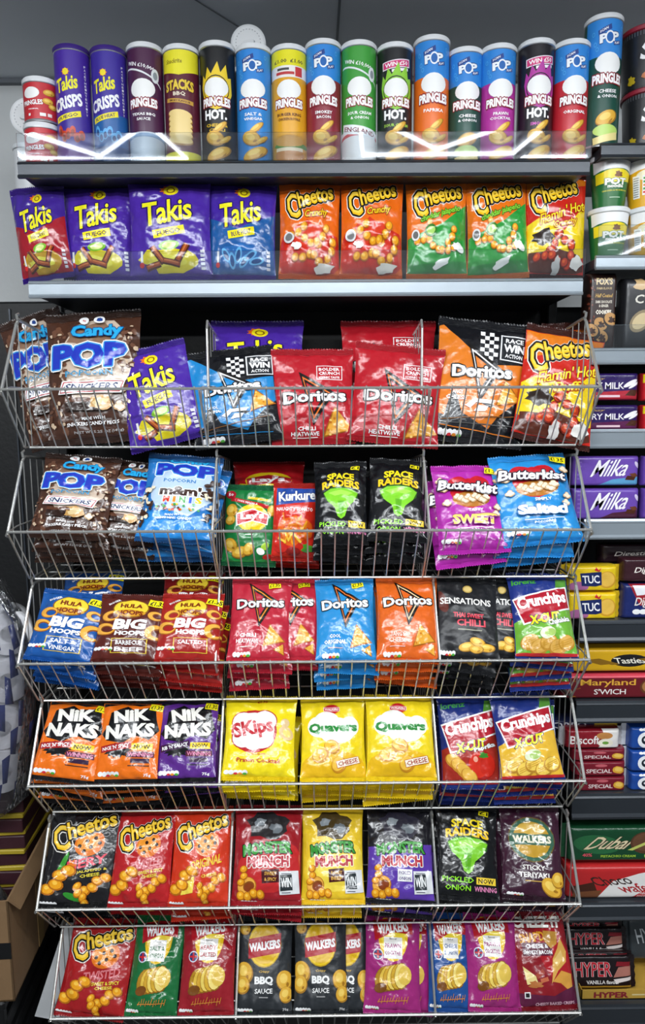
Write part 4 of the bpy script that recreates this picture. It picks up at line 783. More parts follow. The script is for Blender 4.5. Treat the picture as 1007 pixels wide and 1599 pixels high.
for i, (px, top, lb) in enumerate(((67, 197, 'small red crisp tub, the lower of the two stacked at the left end'), (65, 132, 'small red crisp tub, the upper of the two stacked at the left end'))):
    H = .083; P = hity(px, top+30, .2); tag(tube_can(SR(), .0375, H, Matrix.Translation((float(P[0]), .2, ZS1+i*.0925)), 'white', 'crisp_tub'), lb, 'crisp tub', 'small red crisp tubs')
# two tubes lie on their sides with the round white lid towards the shopper
def disc_marks(a):
    a.ell(50, 50, 46, 46, '#d9dcde'); a.ell(50, 50, 44, 44, '#e9ebec')
    for k in range(26): q = k/26*6.283; a.rect(50+35*math.cos(q), 50+35*math.sin(q), 3.2, 1.6, '#8a8f94', 90-math.degrees(q))
    a.ell(50, 52, 20, 9, '#8f959a', 12); a.ell(49, 50, 18, 7, '#e4e6e8', 12); a.rect(50, 70, 24, 2, '#9aa0a5'); return a
def disc_art(o, R):
    a = disc_marks(Art('#e9ebec', 1.0, mat='card'))
    def S(x, y, side): return np.stack([(x-50)/50*R, np.full_like(x, -.0071-.0001), (50-y)/50*R], -1)
    T, K, C = a.tris([0, 50, 100], [0, 50, 100]); P = S(T[..., 0].ravel(), T[..., 1].ravel(), 0); P[:, 1] -= np.repeat(K, 3)*.00006
    me = bpy.data.meshes.new('lid_print'); f = [tuple(t) for t in np.arange(len(P)).reshape(-1, 3)[:, ::-1]]; me.from_pydata([tuple(p) for p in P], [], f)
    at = me.color_attributes.new('print', 'FLOAT_COLOR', 'POINT'); at.data.foreach_set('color', np.concatenate([np.repeat(C, 3, 0), np.ones((len(P), 1))], 1).ravel()); return link('lid_print', me, M['card'], o)
for px, py, yy, dia, lb in ((388, 69, .33, .083, 'crisp tube lying on its side above the row, round white lid facing out'), (44, 183, .30, .083, 'round white lid of a tube lying behind the small red tubs')):
    P = hity(px, py, yy); R = dia/2; o = empty('crisp_tube', Matrix.Translation((float(P[0]), yy, float(P[2]))))
    MB().lathe([(R*.95, -.007), (R, -.005), (R, .004), (R*.96, .005)], n=40, ax='y').build('lid', M['white'], o)
    MB().lathe([(R*.93, .0052), (R*.93, .11)], n=40, ax='y').build('printed_tube', M['strip'], o); disc_art(o, R); tag(o, lb, 'crisp tube')
# the back row that holds the lying tubes up
for px, yy, H, lb in ((362, .345, None, 'back-row crisp tube behind the black and blue tubes, under the lying one'), (44, .345, None, 'pale tube standing behind the small red tubs')):
    cz = float(hity(388 if px > 100 else 44, 69 if px > 100 else 183, .33 if px > 100 else .30)[2])-.0415-.0085
    X = float(hity(388 if px > 100 else 44, 200, yy+.03)[0]); tag(tube_can(Art('#dfe2e4' if px < 100 else '#1d1f22', mat='card'), .0375, cz-ZS1, Matrix.Translation((X, yy+.03, ZS1)), 'white'), lb, 'crisp tube', 'crisp tubes on the top shelf')
# ------------------------------------------------------------------ bags
def bag(art, bx, by, tx, ty, wpx, P0, n, D, label, cat='crisp bag', name='crisp_bag', group=None, off=0, under=0, ulabel=None, mat_=None, wr=1.0, seed=None, ushift=.0, fn=None, tw=0):
    n = unit(n); P0 = np.array(P0, float)+n*off; B, U, H, dp = place(bx, by, tx, ty, P0, n); Wd = wpx*dp/FPX
    mw = frame(B, U, n)
    if tw: mw = mw @ Matrix.Rotation(math.radians(tw), 4, 'Z')
    s = seed if seed is not None else int(bx*7+by*3)
    o = make_bag(art, Wd, H, D, s, name, mw, wr); tag(o, label, cat, group)
    for k in range(under):
        g = random.Random(s*3+k); p = UP*(.0335*(k+1))+unit(U)*g.uniform(-.012, .004)
        m2 = frame(np.array(B)+p+np.array((g.uniform(-.006, .006)+ushift, 0, 0)), Vector(U), n) @ Matrix.Rotation(math.radians(g.uniform(-6, 6)), 4, 'Y')
        c = copy_tree(o, m2); tag(c, f"{ulabel or label.split(',')[0].split(' in the ')[0].split(' at the ')[0]}, {'next' if k == 0 else 'last' if k == under-1 else 'second'} below it behind {ROWN[0]} basket wires", cat, group)
    return o
ROWN = ['top']
# second shelf: standing bags
YS = .205; PS = (0, YS, ZS2); NS = (0, -1, .10)
G2 = 'bags standing on the second shelf'
bag(d_takis('#41288e', 'VOLCANO', '#a3202c', dip='#c89a1c'), 76, 437, 56, 292, 86, PS, NS, .05, 'purple and red bag reading VOLCANO, first on the second shelf', group=G2, tw=-4)
bag(d_takis(), 156, 437, 154, 285, 112, PS, NS, .055, 'purple bag with lime and rolled chips, second on the second shelf', group=G2, off=-.012)
bag(d_takis(), 268, 437, 264, 277, 130, PS, NS, .055, 'largest purple bag with lime and rolled chips, third on the second shelf', group=G2, off=.012)
bag(d_takis('#44299a', 'BLUE HEAT', '#1f5a9c'), 377, 437, 379, 281, 108, PS, NS, .05, 'purple and blue bag reading BLUE HEAT on the second shelf', group=G2)
bag(d_cheetos_crunchy(), 483, 436, 484, 277, 97, PS, NS, .05, 'orange and red crunchy puffs bag, left one of the pair on the second shelf', group=G2, tw=3)
bag(d_cheetos_crunchy(), 579, 436, 581, 274, 99, PS, NS, .05, 'orange and red crunchy puffs bag, right one of the pair on the second shelf', group=G2)
bag(d_cheetos_jal(), 682, 436, 681, 274, 97, PS, NS, .05, 'orange and green jalapeño puffs bag, left one of the pair', group=G2)
bag(d_cheetos_jal(), 777, 436, 773, 272, 96, PS, NS, .05, 'orange and green jalapeño puffs bag, right one of the pair', group=G2, tw=-3)
bag(d_flamin(), 863, 436, 868, 270, 96, PS, NS, .05, 'red and yellow flaming hot bag at the right end of the second shelf', group=G2)
# basket rows: L = lying back against the pile, V = standing inside
UP = unit((0, .0977, -.1245))
def planeL(r, k=0): return (0, .024, ZRIM[r]+.012), (0, -.80, .60)
def planeV(r, y=.135): return (0, y, ZRIM[r]-.115), (0, -1, .30)
def planeM(r): return (0, .050, ZRIM[r]-.04), (0, -.85, .50)
# top basket
P, N = planeV(0, .128); ROWN[0] = 'top'; G = 'bags in the top basket'
def dup_label(*a): pass
bag(d_pop_choc(), 100, 692, 44, 493, 100, P, N, .045, 'brown popcorn bag with peanut bar print at the far left of the top basket', 'popcorn bag', 'popcorn_bag', G, off=-.045)
bag(d_pop_choc(), 152, 692, 146, 488, 150, P, N, .05, 'large brown popcorn bag in front of a half hidden one in the top basket', 'popcorn bag', 'popcorn_bag', G)
bag(d_takis(), 266, 694, 228, 543, 122, P, N, .045, 'purple bag leaning left between popcorn and blue bag in the top basket', group=G, off=.008)
bag(d_takis(), 402, 640, 402, 502, 146, P, N, .04, 'purple bag peeking out behind the blue and black bag', group=G, off=-.075)
bag(d_doritos_race('#1f86c8', 'COOL', 'ORIGINAL'), 374, 694, 357, 546, 138, P, N, .045, 'blue and black tortilla chip bag with chequered flag in the top basket', 'tortilla chip bag', 'crisp_bag', G, off=.004)
bag(d_doritos_red_big(), 490, 694, 487, 546, 130, P, N, .045, 'red tortilla chip bag, left of the two front ones in the top basket', 'tortilla chip bag', 'crisp_bag', G)
bag(d_doritos_red_big(), 606, 640, 606, 502, 150, P, N, .04, 'red tortilla chip bag half hidden behind the right red bag', 'tortilla chip bag', 'crisp_bag', G, off=-.075)
bag(d_doritos_red_big(), 612, 694, 626, 541, 142, P, N, .045, 'red tortilla chip bag, right of the two front ones in the top basket', 'tortilla chip bag', 'crisp_bag', G, off=.01)
bag(d_doritos_race('#dd7a24', 'TANGY', 'CHEESE'), 740, 694, 757, 502, 146, P, N, .045, 'orange and black tortilla chip bag with chequered flag in the top basket', 'tortilla chip bag', 'crisp_bag', G, off=-.008)
bag(d_flamin('Puffs'), 900, 685, 884, 505, 80, P, N, .04, 'orange bag almost hidden behind the right end bag of the top basket', group=G, off=-.06)
bag(d_flamin('Puffs'), 858, 694, 884, 515, 124, P, N, .05, 'orange and yellow hot puffs bag at the right end of the top basket', group=G, off=.012)
# second basket
ROWN[0] = 'second'; P, N = planeM(1); PV_, NV_ = planeV(1, .125); G = 'bags in the second basket'
bag(d_pop_choc(), 103, 842, 132, 712, 122, P, N, .045, 'brown popcorn bag lying at the left end of the second basket', 'popcorn bag', 'popcorn_bag', G, under=2, off=.004)
bag(d_pop_choc(), 190, 850, 218, 722, 96, P, N, .04, 'brown popcorn bag tucked behind its neighbour in the second basket', 'popcorn bag', 'popcorn_bag', G, off=-.022, under=1, ulabel='brown popcorn bag beside the blue one')
bag(d_pop_blue(), 270, 848, 292, 712, 120, P, N, .045, 'blue popcorn bag with coloured sweets, topmost of its pile', 'popcorn bag', 'popcorn_bag', G, under=2, off=.008)
bag(d_lays_red(), 420, 800, 420, 722, 112, PV_, NV_, .05, 'red and yellow potato crisp bag lying behind the green one', group=G, off=-.09)
bag(d_lays(), 388, 884, 394, 758, 84, PV_, NV_, .04, 'green potato crisp bag with a lime in the second basket', group=G)
bag(d_kurkure(), 458, 876, 462, 755, 70, PV_, NV_, .04, 'red bag with blue top reading NAUGHTY TOMATO', group=G, off=.012)
bag(d_kurkure(), 460, 886, 464, 800, 76, PV_, NV_, .035, 'red bag under and behind the naughty tomato one', group=G, off=-.03)
bag(d_raiders(), 533, 850, 531, 722, 84, P, N, .04, 'black bag with green shape, left one of the second basket pair', group=G, under=2, off=.002, ulabel='black bag below the left green-marked one')
bag(d_raiders(), 620, 846, 622, 718, 92, P, N, .04, 'black bag with green shape, right one of the second basket pair', group=G, under=2, off=.006, ulabel='black bag below the right green-marked one')
bag(d_butter('#b12ca6', 'TASTY', 'SWEET', '#f6d66a', '#8a1f80'), 742, 864, 725, 728, 110, P, N, .045, 'magenta sweet popcorn bag in the second basket', 'popcorn bag', 'popcorn_bag', G, under=1, off=.004)
bag(d_butter('#2a8ed2', 'SIMPLY', 'Salted', '#ffffff', '#1c6aa8'), 850, 850, 820, 712, 124, P, N, .05, 'bright blue salted popcorn bag at the right of the second basket', 'popcorn bag', 'popcorn_bag', G, under=2, off=.012, ushift=-.02)
# third basket
ROWN[0] = 'third'; P, N = planeL(2); G = 'bags in the third basket'; K = dict(under=3, group=G)
for px, c, l1, l2, u in ((150, '#1d4a8c', 'SALT &', 'VINEGAR', 'blue hoops bag'), (305, '#7c1a1c', 'SALTED', None, 'red hoops bag')):  # front-row flavours again, shade put into their darker print colours
    bag(d_hula(c, l1, l2, c), px-10, 985, px, 893, 96, P, N, .03, f'{u} in the shade behind the front row of the third basket', group=G, off=-.045)
bag(d_hula('#1c559e', 'SALT &', 'VINEGAR', '#1c559e'), 88, 1034, 122, 925, 108, P, N, .04, 'blue hoops bag, front left of the third basket', **K)
bag(d_hula('#5a231c', 'BARBECUE', 'BEEF', '#5a231c'), 194, 1036, 212, 929, 106, P, N, .04, 'brown barbecue beef hoops bag in the third basket', off=.006, **K)
bag(d_hula('#a32420', 'SALTED', None, '#a32420'), 291, 1036, 303, 928, 100, P, N, .04, 'red salted hoops bag in the third basket', off=.01, **K)
bag(d_doritos('#b8283a', 'CHILLI|HEATWAVE', True, '#e8902a'), 402, 1034, 410, 905, 96, P, N, .035, 'red tortilla chip bag, front one left of the third basket centre', 'tortilla chip bag', off=.008, **K)
bag(d_doritos('#b8283a', 'CHILLI|HEATWAVE', True, '#e8902a'), 452, 1032, 456, 905, 90, P, N, .035, 'red tortilla chip bag overlapped by its twin, beside the blue one', 'tortilla chip bag', off=-.012, group=G, under=1)
bag(d_doritos('#2a8ccc', 'COOL|ORIGINAL', True, '#e8742a'), 541, 1036, 537, 905, 94, P, N, .04, 'blue tortilla chip bag in the third basket', 'tortilla chip bag', off=.004, **K)
bag(d_doritos('#dc6420', 'TANGY|CHEESE', False, '#f4d0a0', '#f4e0d0'), 638, 1035, 634, 903, 98, P, N, .045, 'orange tortilla chip bag in the third basket', 'tortilla chip bag', off=.006, **K)
bag(d_sens(), 731, 1032, 728, 902, 96, P, N, .035, 'matt black bag reading THAI SWEET CHILLI, front one of two', off=.008, **K)
bag(d_sens(), 784, 1029, 782, 903, 84, P, N, .03, 'matt black chilli bag partly covered by its twin, beside the green and blue one', off=-.012, group=G, under=1, ulabel='matt black chilli bag on the right')
bag(d_crunch(chipc='#d8a850', fl='Chakalaka', low='#6fae38'), 855, 1032, 836, 896, 96, P, N, .045, 'blue and green crinkle crisp bag at the right of the third basket', off=.008, **K)
# fourth basket
ROWN[0] = 'fourth'; P, N = planeL(3); G = 'bags in the fourth basket'; K = dict(under=3, group=G)
bag(d_nik(), 96, 1221, 130, 1092, 102, P, N, .04, 'orange spicy knobbly corn bag, far left of the fourth basket', **K)
bag(d_nik(), 196, 1223, 212, 1092, 97, P, N, .04, 'orange spicy knobbly corn bag beside the purple one', off=.006, ulabel='orange corn bag beside the purple one', **K)
bag(d_nik('#5a2a86', "RIB 'N' SAUCY", '#3a1440'), 289, 1221, 298, 1090, 93, P, N, .035, 'purple knobbly corn bag in the fourth basket', off=.003, **K)
bag(d_skips(), 402, 1219, 409, 1088, 114, P, N, .045, 'yellow bag with white cloud reading Prawn Cocktail', off=.006, **K)
bag(d_quav(), 521, 1221, 519, 1088, 103, P, N, .045, 'yellow cheese curls bag, the left one of two', off=.002, ulabel='left yellow cheese curls bag', **K)
bag(d_quav(), 627, 1220, 622, 1086, 108, P, N, .045, 'yellow cheese curls bag, the right one of two', off=.005, ulabel='right yellow cheese curls bag', **K)
bag(d_crunch(low='#a83024', swirl='#4aa05a', fl='Paprika', pap=True), 738, 1232, 726, 1085, 94, *planeM(3), .045, 'blue and red paprika crinkle crisp bag in the fourth basket', off=.008, **K)
bag(d_crunch(low='#e8b838', chipc='#f0cc58', swirl='#23357e', pap=False), 834, 1222, 810, 1082, 98, P, N, .045, 'blue and yellow crinkle crisp bag at the right of the fourth basket', off=.004, **K)
# fifth basket
ROWN[0] = 'fifth'; P, N = planeL(4); G = 'bags in the fifth basket'; K = dict(under=2, group=G)
bag(d_cheetos('#1c1b1e', 'FIERY', '#e8485c', 'JALAPEÑO &', 'black', '#141416'), 118, 1417, 140, 1260, 118, P, N, .045, 'black puffs bag with green chilli at the left of the fifth basket', **K)
bag(d_cheetos('#b82226', 'TWISTED', '#e07a80', 'SWEET & SPICY', '', '#a81e22'), 216, 1417, 232, 1264, 94, P, N, .045, 'red twisted puffs bag in the fifth basket', off=.006, **K)
bag(d_cheetos('#d2381c', 'ORIGINAL', '#f2c42c', '', 'cheese', '#b8301c'), 310, 1417, 319, 1260, 94, P, N, .045, 'orange-red puffs bag with cheese wedge in the fifth basket', off=.008, **K)
bag(d_monster('#9c1c26', 'SWEET', '& SPICY', None), 415, 1414, 421, 1258, 108, P, N, .045, 'dark red monster snack bag in the fifth basket', off=.006, **K)
bag(d_monster('#ecc62c', 'ROAST', 'BEEF', None, '#4a3c20', hl='#f4ecc0'), 520, 1412, 519, 1258, 98, P, N, .045, 'yellow roast beef snack bag in the fifth basket', off=.002, **K)
bag(d_monster('#1b1a20', 'PICKLED', 'ONION', '#5c3aa4', '#2c2a38'), 625, 1412, 624, 1258, 106, P, N, .045, 'purple and black pickled onion snack bag in the fifth basket', off=.006, **K)
bag(d_raiders(), 730, 1408, 727, 1256, 98, P, N, .04, 'black bag with green shape in the fifth basket', off=.004, ulabel='black green-marked bag', **K)
bag(d_walk_teri(), 834, 1407, 825, 1256, 96, P, N, .04, 'dark plum bag with gold disc reading STICKY TERIYAKI', off=.004, ulabel='dark plum bag with gold disc', **K)
# bottom basket
ROWN[0] = 'bottom'; P, N = planeL(5); G = 'bags in the bottom basket'; K = dict(group=G)
bag(d_cheetos('#a81e22', 'TWISTED', '#e07a80', 'SWEET & SPICY', '', '#981c20'), 138, 1590, 170, 1432, 108, P, N, .045, 'red twisted puffs bag at the left of the bottom basket', **K)
bag(d_walk('#1c6e3a', 'SALT &', 'VINEGAR', '#1c6e3a'), 234, 1589, 255, 1428, 80, P, N, .04, 'green salt and vinegar crisp bag in the bottom basket', off=.004, **K)
bag(d_walk('#9c1f2a', 'READY', 'SALTED', '#b01c2a'), 321, 1587, 331, 1426, 86, P, N, .04, 'dark red ready salted crisp bag in the bottom basket', off=.006, **K)
bag(d_bbq(), 411, 1586, 415, 1430, 88, P, N, .04, 'grey BBQ crisp bag, leftmost of the three', off=.003, **K)
bag(d_bbq(), 501, 1585, 500, 1428, 84, P, N, .04, 'grey BBQ crisp bag, middle of the three', off=.007, **K)
bag(d_bbq(), 540, 1584, 542, 1428, 76, P, N, .035, 'grey BBQ crisp bag, rightmost of the three and half covered', off=-.014, **K)
bag(d_walk('#a22a78', 'PRAWN', 'COCKTAIL', '#a22a78'), 612, 1584, 613, 1424, 88, P, N, .04, 'pink prawn cocktail crisp bag right of the grey ones', off=.006, **K)
bag(d_walk('#a22a78', 'PRAWN', 'COCKTAIL', '#a22a78'), 634, 1583, 638, 1424, 80, P, N, .035, 'pink prawn cocktail crisp bag mostly hidden behind another', off=-.016, **K)
bag(d_walk('#1f4f94', 'CHEESE', '& ONION', '#1f4f94'), 706, 1581, 700, 1426, 72, P, N, .035, 'blue cheese and onion crisp bag in the bottom basket', off=0, **K)
bag(d_walk('#a22a78', 'PRAWN', 'COCKTAIL', '#a22a78'), 773, 1580, 762, 1422, 82, P, N, .04, 'pink prawn cocktail crisp bag between blue and red bags', off=.006, **K)
bag(d_cheez(), 858, 1578, 832, 1420, 92, P, N, .04, 'dark red cheesy baked snack bag at the right of the bottom basket', off=.003, **K)
# ------------------------------------------------------------------ boxes, wrappers, pots
def spaced(n, e=.9): t = np.linspace(-1, 1, n); t = np.sign(t)*(1-(1-np.abs(t))**1.8); return 50+50*t
def make_pack(art, Wd, H, D, mw, name, soft=.35, nn=14, seals=0, m='card'):
    art.asp = H/Wd; root = empty(name, mw); g = random.Random(int(Wd*9999+H*777)); ph = g.uniform(0, 6)
    def S(x, y, side):
        u = np.clip((x-50)/50, -1, 1); v = np.clip((y-50)/50, -1, 1); f = ((1-np.abs(u)**nn)*(1-np.abs(v)**nn))**soft
        w = .0006*np.sin(u*9+ph)*np.sin(v*5+ph) if seals else 0
        return np.stack([u*Wd/2, (-D/2*f-w*f) if side == 0 else D/2*f, H/2-v*H/2], -1)
    art.clip = ((1.2, 1.2), (98.8, 98.8)); wrap_art('printed_wrapper' if seals else 'printed_box', art, S, M[m], root, [(spaced(21), spaced(15), 0), (spaced(21), spaced(15), 1)])
    if seals:
        for sx in (-1, 1):
            mb = MB(); n = 9; v = []
            for i in range(n):
                z = H*i/(n-1); e = .0022*(i % 2); v += [(sx*Wd*.497, -.0006, z), (sx*(Wd*.5+.011+e), -.0006, z), (sx*(Wd*.5+.011+e), .0006, z), (sx*Wd*.497, .0006, z)]
            f = [(i*4+k, i*4+(k+1) % 4, i*4+4+(k+1) % 4, i*4+4+k) for i in range(n-1) for k in range(4)]+[(3, 2, 1, 0), (4*n-4, 4*n-3, 4*n-2, 4*n-1)]
            o = mb.add(v, f).build('end_seal', M['seal'], root); at = o.data.color_attributes.new('print', 'FLOAT_COLOR', 'POINT'); at.data.foreach_set('color', np.tile((*lin(art.seal), 1), (4*n, 1)).ravel())
    return root
def px_pack(art, x0, y0, x1, y1, D, label, cat, name, group=None, Y=.166, zb=None, lean=0, tilt=0, **k):
    Y += D/2; A, B = hity(x0, y1, Y-D/2), hity(x1, y0, Y-D/2); z0 = float(A[2]) if zb is None else zb
    mw = Matrix.Translation((float(A[0]+B[0])/2, Y, z0)) @ Matrix.Rotation(math.radians(tilt), 4, 'Y') @ Matrix.Rotation(math.radians(-lean), 4, 'X')
    return tag(make_pack(art, float(B[0]-A[0]), float(B[2])-z0, D, mw, name, **k), label, cat, group)
def make_cup(art, R0, R1, H, mw, band=None, lid='white', name='noodle_pot'):
    art.asp = H/(2*R1*1.3); root = empty(name, mw)
    def S(x, y, side):
        a = (x-50)/50*1.36 if side == 0 else (x/100*(2*math.pi-2.72)+1.36); r = R0+(R1-R0)*(1-y/100)
        return np.stack([r*np.sin(a), -r*np.cos(a), H*(1-y/100)], -1)
    art.clip = ((0, .5), (100, 99.5)); wrap_art('printed_cup', art, S, M['card'], root, [(np.linspace(0, 100, 33), np.linspace(0, 100, 9), 0), (np.linspace(0, 100, 25), np.linspace(0, 100, 9), .5)])
    MB().lathe([(R1*1.0, H-.003), (R1*1.06, H-.001), (R1*1.07, H+.006), (R1*1.02, H+.009), (R1*.9, H+.007), (0, H+.007)], n=40).build('lid', M[lid], root)
    MB().lathe([(R0*.9, .002), (R0*1.0, 0), (R0*1.01, .004)], n=32).build('base_rim', M[lid if lid != 'redlid' else 'black'], root); return root
def px_cup(art, cx, yb, rpx, H, label, z=None, Y=.22, tp=.8, **k):
    P = hity(cx, yb, Y); dp = depth(P); R1 = rpx*dp/FPX
    return tag(make_cup(art, R1*tp, R1, H, Matrix.Translation((float(P[0]), Y, float(P[2]) if z is None else z)), **k), label, 'pot')
def d_tub():
    a = Art('#1f2024', mat='card')
    for i in range(26): a.rect(i*4, 5, 1.2, 10, '#5c5f66')
    a.txt('S', 34, 38, 17, 30, '#f2f2f2', b=3, sh=.1); a.rect(50, 66, 34, 10, '#a8202c', 14); a.blot(50, 82, 22, 12, '#b0642c', .3, seed=2); a.blot(52, 80, 14, 7, '#d89a5c', .3, seed=3); a.blot(12, 84, 6, 8, '#b8a020', .3); return a
def d_pot(g=True):
    m = '#1f6b34' if g else '#e0a81e'; a = Art(m, mat='card'); a.rect(50, 14, 100, 28, '#eceded'); a.ell(50, 38, 56, 16, m)
    a.ell(50, 36, 36, 13, '#f0d81e' if g else '#f4ecc8')
    if g:
        a.poly([(6, 30), (50, 25), (94, 30), (94, 46), (6, 52)], '#f0d81e'); a.blot(54, 34, 8, 6, '#7a4a20', .3); a.txt('POT', 50, 48, 46, 14, '#f6f4ec', [('#1f6b34', 1.4)], b=2.2); a.txt('noodle', 50, 57, 34, 7, '#f6f4ec', [('#1f6b34', 1)], b=.8); a.txt('CHICKEN & MUSHROOM', 50, 66, 58, 3, '#e8e04a', r=2, b=.4); a.rect(50, 80, 24, 1.6, '#bcd8bc')
    else:
        a.rect(14, 58, 14, 46, '#f4f4f0'); a.rect(32, 56, 13, 40, '#f0f0ec')
        for i, c in enumerate(('#3a9c3a', '#3a9c3a', '#e08a2a', '#3a9c3a', '#d83030')): a.rect(32, 42+i*7, 10, 4, c)
        for i in range(9): a.rect(14, 40+i*4.6, 10, 1.2, '#666')
        a.txt('POT', 74, 52, 40, 14, '#f6f4ec', [('#7a4a10', 1.4)], b=2)
    return a
# right-hand bay, top to bottom
for i, (yb, z, lb) in enumerate(((214, ZR[0], 'black noodle tub with red lid, lower of two at the top right'), (128, None, 'black noodle tub with red lid, upper of two at the top right'))):
    H = .118; z = ZR[0]+i*.128; px_cup(d_tub(), 1012-i*2, yb, 41, H, lb, z=z, Y=.225, tp=.88, lid='redlid', name='noodle_tub')
for i, (cx, g, lb) in enumerate(((947, True, 'green and white noodle pot, lower of the left stack'), (950, True, 'green and white noodle pot, upper of the left stack'), (1012, False, 'yellow noodle pot, lower one at the frame edge'), (1010, False, 'yellow noodle pot, upper one at the frame edge'))):
    k = i % 2; px_cup(d_pot(g), cx, 395-80*k, 30 if g else 35, .104, lb, z=ZR[1]+k*.1135, Y=.215, tp=.76)
def d_fox():
    a = Art('#2e1c18', mat='card'); a.txt("FOX'S", 52, 12, 58, 9, '#d8c090', b=1.0); a.txt('FABULOUS', 52, 21, 54, 3, '#c8b080', b=.3); a.txt('Half Coated', 52, 30, 60, 5, '#c8a050', sh=.3, b=.3)
    for i, t in enumerate(('DARK CHOCOLATE', '& GINGER')): a.txt(t, 52, 38+i*5, 58-i*24, 3.6, '#e8e0d0', b=.5)
    a.txt('COOKIES', 52, 51, 56, 6, '#f0e8d8', b=.9)
    for x, y in ((46, 68), (50, 84), (82, 62), (14, 76)): a.ell(x, y, 30, 10, '#1c0f0a', -8); a.ell(x-2, y-2, 24, 8, '#b98a50', -8); a.blot(x, y-1, 12, 4, '#3a2014', .4)
    a.cracks(24, '#7a3c2c', 4, 2, 20, 2, 98, 2.4); return a
def d_dark():
    a = Art('#232428', mat='card'); a.ell(50, 60, 34, 14, '#8a7a5c', 20); a.ell(50, 60, 26, 10, '#c8b48a', 20); a.txt('C', 44, 30, 26, 12, '#d8d4c8', b=.5, sh=.2); a.blot(50, 10, 26, 8, '#c8a878', .3); return a
px_pack(d_fox(), 917, 424, 966, 540, .06, 'dark brown cookie pack with gold lettering on the right-hand shelf', 'cookie pack', 'cookie_pack', zb=ZR[2], Y=.18)
px_pack(d_dark(), 972, 432, 1030, 540, .06, 'black cookie pack at the right edge beside the gold-lettered one', 'cookie pack', 'cookie_pack', zb=ZR[2], Y=.18)
def d_dairy(r='#b02838'):
    a = Art('#2a1858', seal='#1e1244', mat='card'); a.poly([(40, 70), (100, 62), (100, 100), (34, 100)], r); a.txt('DAIRY MILK', 50, 46, 60, 24, '#f4f0f4', b=.9); a.txt('Cadbury', 40, 22, 28, 12, '#b89a58', sh=.3, b=.3)
    a.ell(88, 38, 5, 16, '#f2eef2', -20); a.ell(93, 44, 3, 14, '#f2eef2', -20); a.rect(92, 72, 14, 22, '#4a2414', -14); a.rect(60, 84, 30, 8, '#e8c8d0', 0); return a
for y0, y1, lb in ((632, 669, 'dark purple chocolate bar, lower of two'), (582, 626, 'dark purple chocolate bar, upper of two with red corner')):
    px_pack(d_dairy('#5a1c4a' if y0 > 600 else '#b02838'), 876, y0, 1000, y1, .045, lb, 'chocolate bar', 'chocolate_bar', 'dark purple chocolate bars', seals=0, zb=ZR[3] if y0 > 600 else None, m='wrap')
    a = Art('#c8202a', mat='card'); a.rect(20, 20, 60, 30, '#f0d81e'); px_pack(a, 1004, y0, 1070, y1, .045, f"red and yellow bar at the frame edge, {'lower' if y0 > 600 else 'upper'} one", 'chocolate bar', 'chocolate_bar', zb=ZR[3] if y0 > 600 else None, m='wrap')
def d_milka(w='#f0eaf6', low='#5a9cc8'):
    a = Art('#6a48a8', seal='#5c3c98'); a.poly([(38, 100), (60, 78), (100, 70), (100, 100)], low); a.txt('Milka', 58, 40, 52, 56, '#f6f2fa', [('#4a2c88', .9)], r=5, sh=.25, b=1.6); a.rect(87, 74, 14, 14, '#4a2414', -10); a.rect(92, 64, 10, 12, '#6a3a20', 20); a.ell(96, 30, 3, 12, '#d8cce8', 10)
    for i in range(5): a.rect(10, 20+i*14, 6, 5, '#8a6cc0')
    return a
for y0, y1, low, lb in ((763, 811, '#4c2038', 'lilac chocolate bar with dark corner, lower of two'), (712, 759, '#5a9cc8', 'lilac chocolate bar with blue corner, upper of two')):
    px_pack(d_milka(low=low), 893, y0, 1000, y1, .04, lb, 'chocolate bar', 'chocolate_bar', 'lilac chocolate bars', zb=ZR[4] if y0 > 760 else None, m='wrap', soft=.3)
    px_pack(Art('#6a48a8', mat='card').ell(30, 50, 10, 30, '#8a6cc0'), 1004, y0, 1070, y1, .04, f"lilac bar cut off by the frame edge, {'lower' if y0 > 760 else 'upper'} one", 'chocolate bar', 'chocolate_bar', zb=ZR[4] if y0 > 760 else None, m='wrap')
def d_tuc():
    a = Art('#eecb1e', seal='#d8b41a'); a.ell(78, 54, 18, 34, '#d8a02c'); a.ell(78, 52, 15, 29, '#ecbe50'); a.ell(22, 80, 20, 20, '#b06a9c'); a.poly([(24, 28), (66, 22), (68, 74), (56, 80), (28, 78)], '#1c2a60', 0, 0, 0); a.txt('TUC', 46, 52, 34, 32, '#fff', b=2, r=3); a.poly([(52, 16), (56, 4), (60, 16), (66, 6), (62, 22)], '#d02030'); return a
for y0, y1, lb in ((926, 967, 'yellow cracker pack, lower of two'), (884, 924, 'yellow cracker pack, upper of two')):
    px_pack(d_tuc(), 886, y0, 966, y1, .05, lb, 'cracker pack', 'cracker_pack', 'yellow cracker packs', zb=ZR[5] if y0 > 925 else None, m='wrap', soft=.3, seals=1)
def d_dig(c='#3a1c24', red=False):
    a = Art('#1e2a66' if red else c, seal='#1e2a66', mat='card')
    if red: a.poly([(10, 0), (60, 0), (44, 40), (100, 30), (100, 70), (30, 60)], '#a02430'); a.poly([(16, 4), (46, 4), (38, 30), (24, 32)], '#f0f0f4'); a.nutri(50, 78, 60, 14)
    a.txt('Digestives', 56, 50, 70, 30, '#f0e8e0', r=6, sh=.2, b=.6); return a
px_pack(d_dig(red=True), 972, 912, 1060, 967, .05, 'blue, red and white biscuit pack on the lowest level by the crackers', 'biscuit pack', 'biscuit_pack', zb=ZR[5], m='wrap')
px_pack(d_dig(), 972, 872, 1060, 909, .05, 'dark brown digestive biscuit pack above the blue and red one', 'biscuit pack', 'biscuit_pack', m='wrap')
